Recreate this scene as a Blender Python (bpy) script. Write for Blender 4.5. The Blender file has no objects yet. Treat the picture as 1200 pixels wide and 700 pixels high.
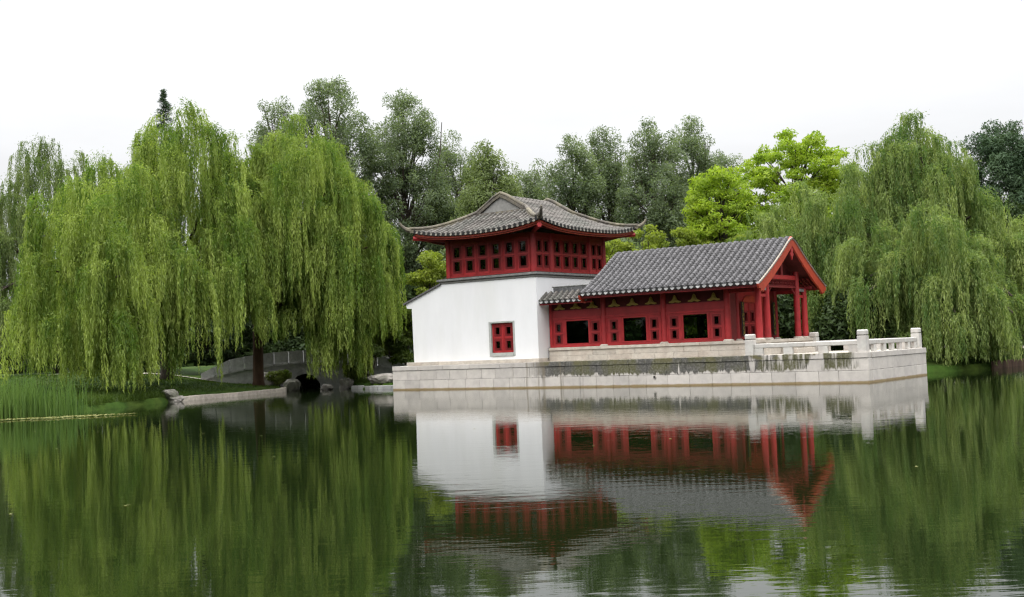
import bpy, math, random
import numpy as np
from mathutils import Vector, Matrix
random.seed(7); RNG = np.random.default_rng(7)
R = math.radians
SC = bpy.context.scene
COL = SC.collection

# ------------------------------------------------------------------ camera
cam_d = bpy.data.cameras.new('camera'); cam = bpy.data.objects.new('camera', cam_d); COL.objects.link(cam)
cam_d.sensor_width = 36; cam_d.lens = 36*1401.6/1200; cam_d.clip_end = 3000; cam_d.clip_start = .5
PITCH, ROLL = .04192, .0398
fw = Vector((0, math.cos(PITCH), math.sin(PITCH))); up0 = Vector((0, -math.sin(PITCH), math.cos(PITCH))); rt0 = Vector((1, 0, 0))
rt = math.cos(ROLL)*rt0-math.sin(ROLL)*up0; up = math.cos(ROLL)*up0+math.sin(ROLL)*rt0
M = Matrix.Identity(4)
for i in range(3):
    M[i][0], M[i][1], M[i][2] = rt[i], up[i], -fw[i]
M[2][3] = 2.35
cam.matrix_world = M; SC.camera = cam

# ------------------------------------------------------------------ sky, sun, exposure
SUN_EL, SUN_AZ = R(58), R(205)          # high behind the camera, a little left
w = bpy.data.worlds.new('World'); SC.world = w; w.use_nodes = True
nt = w.node_tree; nt.nodes.clear()
def N(t, k, **kw):
    n = t.nodes.new(k)
    for a, b in kw.items():
        if a in n.inputs: n.inputs[a].default_value = b
        else: setattr(n, a, b)
    return n
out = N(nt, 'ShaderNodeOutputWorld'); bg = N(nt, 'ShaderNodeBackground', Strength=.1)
sky = N(nt, 'ShaderNodeTexSky', sky_type='NISHITA', sun_disc=False, sun_elevation=SUN_EL, sun_rotation=SUN_AZ, dust_density=4.0)
tc = N(nt, 'ShaderNodeTexCoord'); sep = N(nt, 'ShaderNodeSeparateXYZ')
nt.links.new(tc.outputs['Generated'], sep.inputs[0])
# overcast cloud deck: faint clouds; unseen zenith brightened steeply to light walls and trees
mp = N(nt, 'ShaderNodeMapping'); mp.inputs['Scale'].default_value = (1.2, 1.2, 4.5)
nz = N(nt, 'ShaderNodeTexNoise', Scale=2.2, Detail=6.0, Roughness=.55)
nt.links.new(tc.outputs['Generated'], mp.inputs[0]); nt.links.new(mp.outputs[0], nz.inputs['Vector'])
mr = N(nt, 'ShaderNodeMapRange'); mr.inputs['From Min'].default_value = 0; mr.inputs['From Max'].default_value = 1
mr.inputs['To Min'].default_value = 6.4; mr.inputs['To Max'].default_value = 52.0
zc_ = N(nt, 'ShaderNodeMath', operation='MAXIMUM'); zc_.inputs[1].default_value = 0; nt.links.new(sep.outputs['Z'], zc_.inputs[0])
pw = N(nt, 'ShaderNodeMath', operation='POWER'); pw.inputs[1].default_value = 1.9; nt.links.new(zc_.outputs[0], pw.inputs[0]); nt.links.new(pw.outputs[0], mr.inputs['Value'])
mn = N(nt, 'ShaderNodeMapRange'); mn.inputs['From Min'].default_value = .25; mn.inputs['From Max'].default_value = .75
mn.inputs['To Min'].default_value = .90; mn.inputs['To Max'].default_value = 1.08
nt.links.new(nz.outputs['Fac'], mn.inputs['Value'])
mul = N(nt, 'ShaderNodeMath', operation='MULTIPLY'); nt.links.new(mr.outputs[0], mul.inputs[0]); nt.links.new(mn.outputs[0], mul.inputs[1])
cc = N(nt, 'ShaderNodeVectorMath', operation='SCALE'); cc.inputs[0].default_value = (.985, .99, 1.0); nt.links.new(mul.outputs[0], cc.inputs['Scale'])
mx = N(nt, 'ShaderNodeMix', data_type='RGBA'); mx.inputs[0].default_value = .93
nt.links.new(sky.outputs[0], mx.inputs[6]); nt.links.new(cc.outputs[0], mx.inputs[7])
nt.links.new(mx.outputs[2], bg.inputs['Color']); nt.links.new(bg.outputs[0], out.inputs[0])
sd = bpy.data.lights.new('sun', 'SUN'); sd.energy = 1.3; sd.angle = R(25); sd.color = (1, .97, .92)
so = bpy.data.objects.new('sun', sd); COL.objects.link(so)
sdir = Vector((math.sin(SUN_AZ)*math.cos(SUN_EL), math.cos(SUN_AZ)*math.cos(SUN_EL), math.sin(SUN_EL)))
so.rotation_euler = sdir.to_track_quat('Z', 'Y').to_euler(); so.location = (0, 0, 60)
SC.view_settings.view_transform = 'Standard'; SC.view_settings.look = 'None'
SC.view_settings.exposure = 0.38; SC.view_settings.gamma = 1
SC.render.engine = 'CYCLES'
cy = SC.cycles; cy.max_bounces = 8; cy.diffuse_bounces = 5; cy.glossy_bounces = 3; cy.transmission_bounces = 4; cy.transparent_max_bounces = 8
SC.cycles.use_denoising = True; cy.denoiser = 'OPENIMAGEDENOISE'; cy.denoising_input_passes = 'RGB_ALBEDO_NORMAL'; cy.denoising_prefilter = 'FAST'; cy.pixel_filter_type = 'BLACKMAN_HARRIS'; cy.filter_width = 1.3; cy.use_adaptive_sampling = False; cy.sample_clamp_indirect = 6
cy.caustics_reflective = False; cy.caustics_refractive = False

# ------------------------------------------------------------------ materials
MATS = {}
def mat(name, col, rough=.7, var=.25, scale=6.0, spec=.4, bump=0.0, rnd=0.0, island=0.0, col2=None, aniso=None):
    """base colour with soft mottling (world position), optional per-object / per-island variation"""
    m = bpy.data.materials.new(name); m.use_nodes = True; t = m.node_tree; b = t.nodes['Principled BSDF']
    b.inputs['Roughness'].default_value = rough; b.inputs['Specular IOR Level'].default_value = spec
    geo = N(t, 'ShaderNodeNewGeometry')
    mpn = N(t, 'ShaderNodeMapping'); mpn.inputs['Scale'].default_value = aniso or (1, 1, 1)
    t.links.new(geo.outputs['Position'], mpn.inputs[0])
    n1 = N(t, 'ShaderNodeTexNoise', Scale=scale, Detail=6.0, Roughness=.65); t.links.new(mpn.outputs[0], n1.inputs['Vector'])
    mrr = N(t, 'ShaderNodeMapRange'); mrr.inputs['From Min'].default_value = .3; mrr.inputs['From Max'].default_value = .7
    mrr.inputs['To Min'].default_value = 1-var; mrr.inputs['To Max'].default_value = 1+var
    t.links.new(n1.outputs['Fac'], mrr.inputs['Value'])
    fac = mrr.outputs[0]
    for k, (amt, src) in enumerate(((rnd, 'o'), (island, 'i'))):
        if amt:
            if src == 'o': s = N(t, 'ShaderNodeObjectInfo').outputs['Random']
            else: s = geo.outputs['Random Per Island']
            m2 = N(t, 'ShaderNodeMapRange'); m2.inputs['To Min'].default_value = 1-amt; m2.inputs['To Max'].default_value = 1+amt
            t.links.new(s, m2.inputs['Value'])
            mm = N(t, 'ShaderNodeMath', operation='MULTIPLY'); t.links.new(fac, mm.inputs[0]); t.links.new(m2.outputs[0], mm.inputs[1]); fac = mm.outputs[0]
    base = N(t, 'ShaderNodeRGB'); base.outputs[0].default_value = (*col, 1); src = base.outputs[0]
    if col2:
        n2 = N(t, 'ShaderNodeTexNoise', Scale=scale*.37, Detail=4.0); t.links.new(mpn.outputs[0], n2.inputs['Vector'])
        rp = N(t, 'ShaderNodeMapRange'); rp.inputs['From Min'].default_value = .45; rp.inputs['From Max'].default_value = .62; t.links.new(n2.outputs['Fac'], rp.inputs['Value'])
        mxx = N(t, 'ShaderNodeMix', data_type='RGBA'); t.links.new(rp.outputs[0], mxx.inputs[0]); t.links.new(src, mxx.inputs[6]); mxx.inputs[7].default_value = (*col2, 1); src = mxx.outputs[2]
    sc = N(t, 'ShaderNodeVectorMath', operation='SCALE'); t.links.new(src, sc.inputs[0]); t.links.new(fac, sc.inputs['Scale'])
    t.links.new(sc.outputs[0], b.inputs['Base Color'])
    if bump:
        bp = N(t, 'ShaderNodeBump', Strength=.6, Distance=bump); n3 = N(t, 'ShaderNodeTexNoise', Scale=scale*4, Detail=4.0)
        t.links.new(geo.outputs['Position'], n3.inputs['Vector']); t.links.new(n3.outputs['Fac'], bp.inputs['Height']); t.links.new(bp.outputs[0], b.inputs['Normal'])
    MATS[name] = m; m['_out'] = 0
    return m
def leafmat(name, col, col2, trans=.35, tint=False):
    m = bpy.data.materials.new(name); m.use_nodes = True; t = m.node_tree; t.nodes.clear()
    o = N(t, 'ShaderNodeOutputMaterial'); geo = N(t, 'ShaderNodeNewGeometry')
    mxc = N(t, 'ShaderNodeMix', data_type='RGBA'); mxc.inputs[6].default_value = (*col, 1); mxc.inputs[7].default_value = (*col2, 1)
    nz = N(t, 'ShaderNodeTexNoise', Scale=.45, Detail=3.0); t.links.new(geo.outputs['Position'], nz.inputs['Vector'])
    a1 = N(t, 'ShaderNodeMapRange'); a1.inputs['From Min'].default_value = .35; a1.inputs['From Max'].default_value = .65; a1.inputs['To Max'].default_value = .6
    t.links.new(nz.outputs['Fac'], a1.inputs['Value'])
    a2 = N(t, 'ShaderNodeMath', operation='MULTIPLY_ADD'); a2.inputs[1].default_value = .4; t.links.new(geo.outputs['Random Per Island'], a2.inputs[0]); t.links.new(a1.outputs[0], a2.inputs[2])
    if tint:
        at = N(t, 'ShaderNodeAttribute', attribute_name='tint'); a3 = N(t, 'ShaderNodeMath', operation='MULTIPLY_ADD'); a3.use_clamp = True; a3.inputs[1].default_value = .62
        t.links.new(a2.outputs[0], a3.inputs[0]); t.links.new(at.outputs['Fac'], a3.inputs[2]); t.links.new(a3.outputs[0], mxc.inputs[0])
    else: t.links.new(a2.outputs[0], mxc.inputs[0])
    d = N(t, 'ShaderNodeBsdfDiffuse'); tr = N(t, 'ShaderNodeBsdfTranslucent'); g = N(t, 'ShaderNodeBsdfGlossy', Roughness=.5)
    t.links.new(mxc.outputs[2], d.inputs[0])
    bc = N(t, 'ShaderNodeMix', data_type='RGBA', blend_type='MULTIPLY'); bc.inputs[0].default_value = 1; bc.inputs[7].default_value = (1.1, 1.15, .6, 1)
    t.links.new(mxc.outputs[2], bc.inputs[6]); t.links.new(bc.outputs[2], tr.inputs[0])
    g.inputs[0].default_value = (.5, .5, .5, 1)
    m1 = N(t, 'ShaderNodeMixShader'); m1.inputs[0].default_value = trans; t.links.new(d.outputs[0], m1.inputs[1]); t.links.new(tr.outputs[0], m1.inputs[2])
    m2 = N(t, 'ShaderNodeMixShader'); m2.inputs[0].default_value = .02; t.links.new(m1.outputs[0], m2.inputs[1]); t.links.new(g.outputs[0], m2.inputs[2])
    t.links.new(m2.outputs[0], o.inputs[0]); MATS[name] = m
    return m

TH = .6242; CU, SU = math.cos(TH), math.sin(TH); CX, CD = 17.29, 58.56
def Wd(u, v, z): return Vector((CX+u*CU+v*SU, CD-u*SU+v*CU, z))

mat('white_plaster', (.67, .67, .677), .85, .04, 1.1, .2, aniso=(1, 1, .3), col2=(.635, .635, .628))
mat('red_paint', (.295, .018, .021), .5, .16, 2.5, .35, rnd=.13, col2=(.255, .018, .02))
mat('red_trim', (.31, .036, .016), .5, .16, 2.0, .4)
mat('dark_red', (.14, .012, .014), .55, .2, 3, .3)
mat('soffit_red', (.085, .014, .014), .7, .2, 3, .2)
mat('gold_paint', (.30, .21, .035), .5, .3, 9, .4)
mat('black_lacquer', (.012, .012, .012), .35, .2, 4, .4)
mat('roof_tile', (.10, .097, .10), .8, .22, 2.0, .3, island=.20, col2=(.09, .087, .09))
mat('roof_tile_old', (.105, .096, .087), .85, .35, 2.2, .25, island=.28, col2=(.088, .086, .076))
mat('roof_pan', (.055, .053, .053), .85, .3, 2.5, .25, island=.25)
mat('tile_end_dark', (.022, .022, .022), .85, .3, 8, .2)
mat('drip_tile_pale', (.25, .25, .245), .8, .3, 7, .3, rnd=.25)
mat('drip_tile_old', (.17, .155, .13), .8, .35, 7, .3, rnd=.3)
mat('verge_pale', (.30, .265, .22), .85, .2, 5, .2)
mat('ridge_grey', (.095, .085, .073), .85, .45, 3.0, .2, col2=(.14, .125, .09))
mat('slate_cap', (.16, .16, .155), .8, .3, 4, .3)
mat('frame_stone', (.33, .34, .32), .8, .15, 5, .3)
mat('mortar', (.16, .15, .135), .95, .3, 5, .1)
mat('brick_grey', (.09, .09, .092), .85, .3, 6, .2, rnd=.2)
mat('pale_mortar', (.42, .42, .42), .9, .2, 6, .2)
mat('stone_rail', (.455, .44, .41), .8, .13, 4, .3, bump=.004, rnd=.08, col2=(.43, .40, .37))
mat('stone_base', (.405, .37, .32), .85, .16, 3, .25, rnd=.10, col2=(.37, .325, .275), bump=.003)
mat('bridge_stone', (.29, .29, .282), .9, .25, 3, .2, rnd=.15)
mat('kerb_stone', (.38, .34, .29), .9, .25, 4, .2, rnd=.12)
mat('rock', (.24, .22, .2), .9, .4, 2.5, .2, bump=.03, col2=(.13, .13, .1))
mat('bark', (.055, .045, .035), .95, .35, 4, .1, bump=.02, aniso=(1, 1, .25))
mat('bark_brown', (.075, .045, .03), .95, .35, 4, .1, bump=.02, aniso=(1, 1, .25))
mat('timber', (.085, .055, .04), .9, .35, 3, .2, rnd=.3, aniso=(1, 1, .2))
mat('path_gravel', (.30, .27, .23), .95, .2, 3, .1)
mat('soil', (.05, .04, .028), .95, .3, 3, .1)
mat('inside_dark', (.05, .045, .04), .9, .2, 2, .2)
mat('plaster_grey', (.20, .195, .185), .9, .18, 4, .2)
leafmat('willow_leaf', (.085, .155, .02), (.38, .455, .115), .5, True)
leafmat('willow_leaf_cool', (.08, .145, .034), (.345, .41, .14), .5, True)
leafmat('willow_far_leaf', (.09, .14, .04), (.23, .28, .11), .5, True)
leafmat('sapling_leaf', (.09, .14, .04), (.2, .25, .09), .45)
leafmat('spruce_needle', (.035, .062, .035), (.08, .115, .065), .2)
leafmat('poplar_leaf', (.075, .11, .055), (.20, .25, .14), .5)
leafmat('poplar_leaf_light', (.10, .14, .05), (.21, .26, .11), .45)
leafmat('golden_leaf', (.15, .25, .02), (.33, .42, .045), .5)
leafmat('bush_leaf', (.12, .17, .022), (.27, .32, .05), .5)
leafmat('maple_leaf', (.05, .085, .015), (.13, .16, .03), .4)
leafmat('dark_leaf', (.018, .033, .012), (.045, .07, .022), .25)  # leaf colour darkened to hold the shade under and behind the trees
leafmat('pine_needle', (.03, .06, .03), (.075, .115, .058), .2)
leafmat('reed_leaf', (.05, .11, .025), (.13, .20, .05), .4)
leafmat('grass_leaf', (.025, .055, .008), (.07, .11, .016), .35)
leafmat('weed_leaf', (.13, .145, .05), (.26, .25, .11), .2)

# stone of the waterside terrace: block colour, algae on the upper course where water runs down, scum at the waterline
def terrace_mat():
    m = mat('terrace_stone', (.47, .437, .40), .85, .10, 2.5, .25, rnd=.085, bump=.003, col2=(.43, .40, .37))
    t = m.node_tree; b = t.nodes['Principled BSDF']; src = b.inputs['Base Color'].links[0].from_socket
    geo = N(t, 'ShaderNodeNewGeometry')
    # position along the front (u) and height
    vs = N(t, 'ShaderNodeVectorMath', operation='SUBTRACT'); vs.inputs[1].default_value = (CX, CD, 0); t.links.new(geo.outputs['Position'], vs.inputs[0])
    du = N(t, 'ShaderNodeVectorMath', operation='DOT_PRODUCT'); du.inputs[1].default_value = (CU, -SU, 0); t.links.new(vs.outputs[0], du.inputs[0])
    dv = N(t, 'ShaderNodeVectorMath', operation='DOT_PRODUCT'); dv.inputs[1].default_value = (SU, CU, 0); t.links.new(vs.outputs[0], dv.inputs[0])
    sp = N(t, 'ShaderNodeSeparateXYZ'); t.links.new(geo.outputs['Position'], sp.inputs[0])
    u, z = du.outputs['Value'], sp.outputs['Z']
    def mth(op, a, b2=None, c=None, clamp=False):
        n = N(t, 'ShaderNodeMath', operation=op); n.use_clamp = clamp
        for i, x in enumerate((a, b2, c)):
            if x is None: continue
            if isinstance(x, (int, float)): n.inputs[i].default_value = x
            else: t.links.new(x, n.inputs[i])
        return n.outputs[0]
    def ramp(x, a, b2):
        n = N(t, 'ShaderNodeMapRange', interpolation_type='SMOOTHSTEP'); n.inputs['From Min'].default_value = a; n.inputs['From Max'].default_value = b2; t.links.new(x, n.inputs['Value']); return n.outputs[0]
    cmb = N(t, 'ShaderNodeCombineXYZ'); t.links.new(u, cmb.inputs[0]); t.links.new(z, cmb.inputs[1]); t.links.new(dv.outputs['Value'], cmb.inputs[2])
    def noise(sx, sy, scale, det=5.0):
        mpp = N(t, 'ShaderNodeMapping'); mpp.inputs['Scale'].default_value = (sx, sy, sx); t.links.new(cmb.outputs[0], mpp.inputs[0])
        n = N(t, 'ShaderNodeTexNoise', Scale=scale, Detail=det, Roughness=.6); t.links.new(mpp.outputs[0], n.inputs['Vector']); return n.outputs['Fac']
    streak = noise(1, .10, 4.2); patch = noise(1, .5, .55, 3.0); fine = noise(1, 1, 9)
    # upper course is stained between u=-20.5 and u=-1.5
    zone = mth('MULTIPLY', ramp(u, -20.8, -18.6), ramp(mth('MULTIPLY', u, -1), .2, 1.0))
    low = mth('ADD', .66, mth('MULTIPLY', mth('SUBTRACT', streak, .5), .85))
    hgt = ramp(mth('SUBTRACT', z, low), -.05, .08)
    left = ramp(mth('MULTIPLY', u, -1), 4.0, 7.5)                 # denser on the left two thirds
    dens = ramp(mth('ADD', mth('ADD', mth('MULTIPLY', patch, .7), mth('MULTIPLY', streak, .75)), mth('MULTIPLY', left, .19)), .70, .82)
    algae = mth('MULTIPLY', mth('MULTIPLY', zone, hgt), mth('MULTIPLY', dens, mth('ADD', .5, mth('MULTIPLY', fine, .9))), clamp=True)
    mxa = N(t, 'ShaderNodeMix', data_type='RGBA'); t.links.new(algae, mxa.inputs[0]); t.links.new(src, mxa.inputs[6])
    cm = N(t, 'ShaderNodeMix', data_type='RGBA'); t.links.new(ramp(patch, .45, .6), cm.inputs[0]); cm.inputs[6].default_value = (.075, .073, .066, 1); cm.inputs[7].default_value = (.085, .083, .042, 1)
    t.links.new(cm.outputs[2], mxa.inputs[7])
    # moss along the cap edge
    moss = mth('MULTIPLY', mth('MULTIPLY', ramp(z, 1.2, 1.36), zone), ramp(noise(1, 1, .75, 4.0), .5, .6), clamp=True)
    mxm = N(t, 'ShaderNodeMix', data_type='RGBA'); t.links.new(moss, mxm.inputs[0]); t.links.new(mxa.outputs[2], mxm.inputs[6]); mxm.inputs[7].default_value = (.115, .105, .055, 1)
    # brown runs on the two lower courses near u=-20
    run = mth('MULTIPLY', mth('MULTIPLY', ramp(u, -22, -20.5), ramp(mth('MULTIPLY', u, -1), 15.5, 17.5)), ramp(noise(1, .05, 1.7), .53, .62), clamp=True)
    mxr = N(t, 'ShaderNodeMix', data_type='RGBA'); t.links.new(mth('MULTIPLY', run, .75), mxr.inputs[0]); t.links.new(mxm.outputs[2], mxr.inputs[6]); mxr.inputs[7].default_value = (.15, .125, .09, 1)
    # ochre scum just above the water
    zz = mth('ADD', z, mth('MULTIPLY', mth('SUBTRACT', noise(1, 1, 1.5), .5), .10))
    scum = mth('SUBTRACT', 1.0, ramp(zz, .05, .13))
    mxs = N(t, 'ShaderNodeMix', data_type='RGBA'); t.links.new(mth('MULTIPLY', scum, .85), mxs.inputs[0]); t.links.new(mxr.outputs[2], mxs.inputs[6]); mxs.inputs[7].default_value = (.20, .135, .045, 1)
    t.links.new(mxs.outputs[2], b.inputs['Base Color'])
terrace_mat()

def glass_mat(name, tint, trans):
    m = bpy.data.materials.new(name); m.use_nodes = True; t = m.node_tree; t.nodes.clear(); o = N(t, 'ShaderNodeOutputMaterial')
    tr = N(t, 'ShaderNodeBsdfTransparent'); tr.inputs[0].default_value = (*trans, 1)
    gl = N(t, 'ShaderNodeBsdfGlossy', Roughness=.02); gl.inputs[0].default_value = (*tint, 1)
    fr = N(t, 'ShaderNodeFresnel', IOR=1.45); ms = N(t, 'ShaderNodeMixShader')
    t.links.new(fr.outputs[0], ms.inputs[0]); t.links.new(tr.outputs[0], ms.inputs[1]); t.links.new(gl.outputs[0], ms.inputs[2]); t.links.new(ms.outputs[0], o.inputs[0])
    MATS[name] = m
glass_mat('window_glass', (.5, .5, .5), (.55, .60, .54))

def water_mat():
    m = bpy.data.materials.new('pond_water'); m.use_nodes = True; t = m.node_tree; b = t.nodes['Principled BSDF']
    b.inputs['Base Color'].default_value = (.005, .009, .0025, 1); b.inputs['Roughness'].default_value = .015; b.inputs['IOR'].default_value = 1.333; b.inputs['Specular IOR Level'].default_value = .5
    geo = N(t, 'ShaderNodeNewGeometry')
    def nse(sx, sy, scale, det):
        mpp = N(t, 'ShaderNodeMapping'); mpp.inputs['Scale'].default_value = (sx, sy, 1); mpp.inputs['Rotation'].default_value = (0, 0, .06); t.links.new(geo.outputs['Position'], mpp.inputs[0])
        n = N(t, 'ShaderNodeTexNoise', Scale=scale, Detail=det, Roughness=.55); t.links.new(mpp.outputs[0], n.inputs['Vector']); return n.outputs['Fac']
    a = nse(.45, 1.6, 1.1, 2.0); c = nse(.5, 1.8, 4.0, 2.0); p = nse(.35, 1, .16, 2.0)
    pr = N(t, 'ShaderNodeMapRange'); pr.inputs['From Min'].default_value = .35; pr.inputs['From Max'].default_value = .65; pr.inputs['To Min'].default_value = .35; pr.inputs['To Max'].default_value = 1.0; t.links.new(p, pr.inputs['Value'])
    b1 = N(t, 'ShaderNodeBump', Strength=1.0, Distance=.0024); b2 = N(t, 'ShaderNodeBump', Strength=1.0, Distance=.0017)
    t.links.new(a, b1.inputs['Height'])
    ml = N(t, 'ShaderNodeMath', operation='MULTIPLY'); t.links.new(c, ml.inputs[0]); t.links.new(pr.outputs[0], ml.inputs[1])
    t.links.new(ml.outputs[0], b2.inputs['Height']); t.links.new(b1.outputs[0], b2.inputs['Normal']); t.links.new(b2.outputs[0], b.inputs['Normal'])
    MATS['pond_water'] = m
water_mat()

def ground_mat():
    m = mat('lawn', (.022, .046, .006), .95, .35, 1.2, .1, col2=(.036, .058, .009), bump=.03)
ground_mat()

# ------------------------------------------------------------------ mesh helpers
class MB:
    def __init__(s): s.v = []; s.f = []; s.m = []
    def add(s, vs, fs, mi=0):
        o = len(s.v); s.v += [tuple(p) for p in vs]; s.f += [tuple(i+o for i in f) for f in fs]; s.m += [mi]*len(fs)
    def box(s, x0, x1, y0, y1, z0, z1, c=0.0, mi=0):
        if c <= 0:
            s.add([(x0,y0,z0),(x1,y0,z0),(x1,y1,z0),(x0,y1,z0),(x0,y0,z1),(x1,y0,z1),(x1,y1,z1),(x0,y1,z1)],
                  [(0,3,2,1),(4,5,6,7),(0,1,5,4),(1,2,6,5),(2,3,7,6),(3,0,4,7)], mi); return
        X, Y, Z = (x0, x1), (y0, y1), (z0, z1); vs = []; idx = {}
        for i in (0,1):
            for j in (0,1):
                for k in (0,1):
                    sx, sy, sz = 1-2*i, 1-2*j, 1-2*k
                    for a in range(3):
                        p = [X[i], Y[j], Z[k]]
                        for b, sg in enumerate((sx, sy, sz)):
                            if b != a: p[b] += sg*c
                        idx[i,j,k,a] = len(vs); vs.append(p)
        fs = []
        for a in range(3):
            b, d = (a+1)%3, (a+2)%3
            for e in (0,1):
                q = []
                for (p, r) in ((0,0),(1,0),(1,1),(0,1)):
                    t = [0,0,0]; t[a] = e; t[b] = p; t[d] = r; q.append(idx[(*t, a)])
                fs.append(q if e else q[::-1])
            for p in (0,1):
                for r in (0,1):
                    t0 = [0,0,0]; t0[b] = p; t0[d] = r; t1 = list(t0); t1[a] = 1
                    q = [idx[(*t0, b)], idx[(*t1, b)], idx[(*t1, d)], idx[(*t0, d)]]
                    fs.append(q)
        for i in (0,1):
            for j in (0,1):
                for k in (0,1): fs.append([idx[i,j,k,a] for a in range(3)])
        s.add(vs, fs, mi)
    def prism(s, poly, y0, y1, axis='y', mi=0):
        """poly in (x,z) swept along y; axis 'x': poly in (y,z) swept along x; axis 'z': poly in (x,y) swept along z"""
        n = len(poly)
        f = {'y': lambda p, t: (p[0], t, p[1]), 'x': lambda p, t: (t, p[0], p[1]), 'z': lambda p, t: (p[0], p[1], t)}[axis]
        vs = [f(p, y0) for p in poly]+[f(p, y1) for p in poly]
        s.add(vs, [tuple(range(n)), tuple(range(2*n-1, n-1, -1))]+[(i, i+n, (i+1)%n+n, (i+1)%n) for i in range(n)], mi)
    def tube(s, pts, rad, n=8, cap=True, mi=0):
        pts = [Vector(p) for p in pts]; rad = rad if hasattr(rad, '__len__') else [rad]*len(pts); vs = []
        for i, p in enumerate(pts):
            t = (pts[min(i+1, len(pts)-1)]-pts[max(i-1, 0)]).normalized()
            a = t.orthogonal() if abs(t.z) > .9 else t.cross(Vector((0,0,1)))
            if abs(t.z) > .9: a = Vector((1,0,0)); a = (a-t*a.dot(t))
            a.normalize(); b = t.cross(a)
            for k in range(n):
                g = 2*math.pi*k/n; vs.append(p+(a*math.cos(g)+b*math.sin(g))*rad[i])
        fs = [(i*n+k, i*n+(k+1)%n, (i+1)*n+(k+1)%n, (i+1)*n+k) for i in range(len(pts)-1) for k in range(n)]
        if cap: fs += [tuple(range(n-1, -1, -1)), tuple(range((len(pts)-1)*n, len(pts)*n))]
        s.add(vs, fs, mi)
    def sweep(s, pts, prof, side, mi=0, cap=True):
        """profile (lateral, up) swept along pts; side = lateral direction (vector or list)"""
        pts = [Vector(p) for p in pts]; n = len(prof); vs = []
        for i, p in enumerate(pts):
            t = (pts[min(i+1, len(pts)-1)]-pts[max(i-1, 0)]).normalized()
            sd_ = side[i] if isinstance(side, list) else side
            a = (Vector(sd_)-t*t.dot(Vector(sd_))).normalized(); b = a.cross(t)
            if b.z < 0: b = -b
            vs += [p+a*x+b*y for x, y in prof]
        fs = [(i*n+k, i*n+(k+1)%n, (i+1)*n+(k+1)%n, (i+1)*n+k) for i in range(len(pts)-1) for k in range(n)]
        if cap: fs += [tuple(range(n-1, -1, -1)), tuple(range((len(pts)-1)*n, len(pts)*n))]
        s.add(vs, fs, mi)
    def mesh(s, name, off=(0,0,0)):
        me = bpy.data.meshes.new(name); o = Vector(off)
        me.from_pydata([Vector(p)-o for p in s.v], [], s.f)
        me.polygons.foreach_set('material_index', s.m)
        import bmesh
        b = bmesh.new(); b.from_mesh(me); bmesh.ops.recalc_face_normals(b, faces=b.faces); b.to_mesh(me); b.free()
        return me
def link(name, me, mats, parent=None, smooth=False, kind=None, label=None):
    o = bpy.data.objects.new(name, me); COL.objects.link(o)
    if not me.materials:
        for m in ([mats] if isinstance(mats, str) else mats): me.materials.append(MATS[m])
    if smooth: me.polygons.foreach_set('use_smooth', [True]*len(me.polygons))
    if parent: o.parent = parent
    if kind: o['kind'] = kind
    if label: o['label'] = label
    return o
class Thing:
    """an Empty at the thing's base; parts are built in the building frame (u, v, z) or in world metres"""
    def __init__(s, name, label, cat, base, frame='w', group=None):
        s.o = bpy.data.objects.new(name, None); COL.objects.link(s.o); s.base = Vector(base)
        if frame == 'b': s.o.location = Wd(*base); s.o.rotation_euler = (0, 0, -TH)
        else: s.o.location = base
        s.o.empty_display_size = .5
        s.o['label'] = label; s.o['category'] = cat
        if group: s.o['group'] = group
    def part(s, name, mb, mats, parent=None, **k):
        return link(name, mb.mesh(name, s.base), mats, parent or s.o, **k)
    def inst(s, name, me, loc, parent=None, mats=None, scale=None, **k):
        o = link(name, me, mats or [], parent or s.o, **k); o.location = Vector(loc)-(s.base if parent is None or True else Vector())
        if scale: o.scale = scale
        return o
def tag(o, label=None, cat=None, group=None, kind=None):
    for k, v in (('label', label), ('category', cat), ('group', group), ('kind', kind)):
        if v: o[k] = v
    return o
def fast_mesh(name, V, F):
    """V (n,3), F (m,4) quads -> mesh"""
    me = bpy.data.meshes.new(name); V = np.asarray(V, np.float32); F = np.asarray(F, np.int32)
    me.vertices.add(len(V)); me.vertices.foreach_set('co', V.ravel())
    me.loops.add(F.size); me.loops.foreach_set('vertex_index', F.ravel())
    me.polygons.add(len(F)); me.polygons.foreach_set('loop_start', np.arange(0, F.size, F.shape[1], dtype=np.int32))
    me.update(calc_edges=True); return me
def leaves_mesh(name, C, A, B, T=None):
    n = len(C); V = np.empty((n, 3, 3), np.float32); V[:, 0] = C-A*.8-B; V[:, 1] = C-A*.8+B; V[:, 2] = C+A*1.2
    me = fast_mesh(name, V.reshape(-1, 3), np.arange(n*3).reshape(n, 3))
    if T is not None: me.attributes.new('tint', 'FLOAT', 'POINT').data.foreach_set('value', np.repeat(np.asarray(T, np.float32), 3))
    return me
def unit(a): return a/np.maximum(np.linalg.norm(a, axis=-1, keepdims=True), 1e-9)

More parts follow.
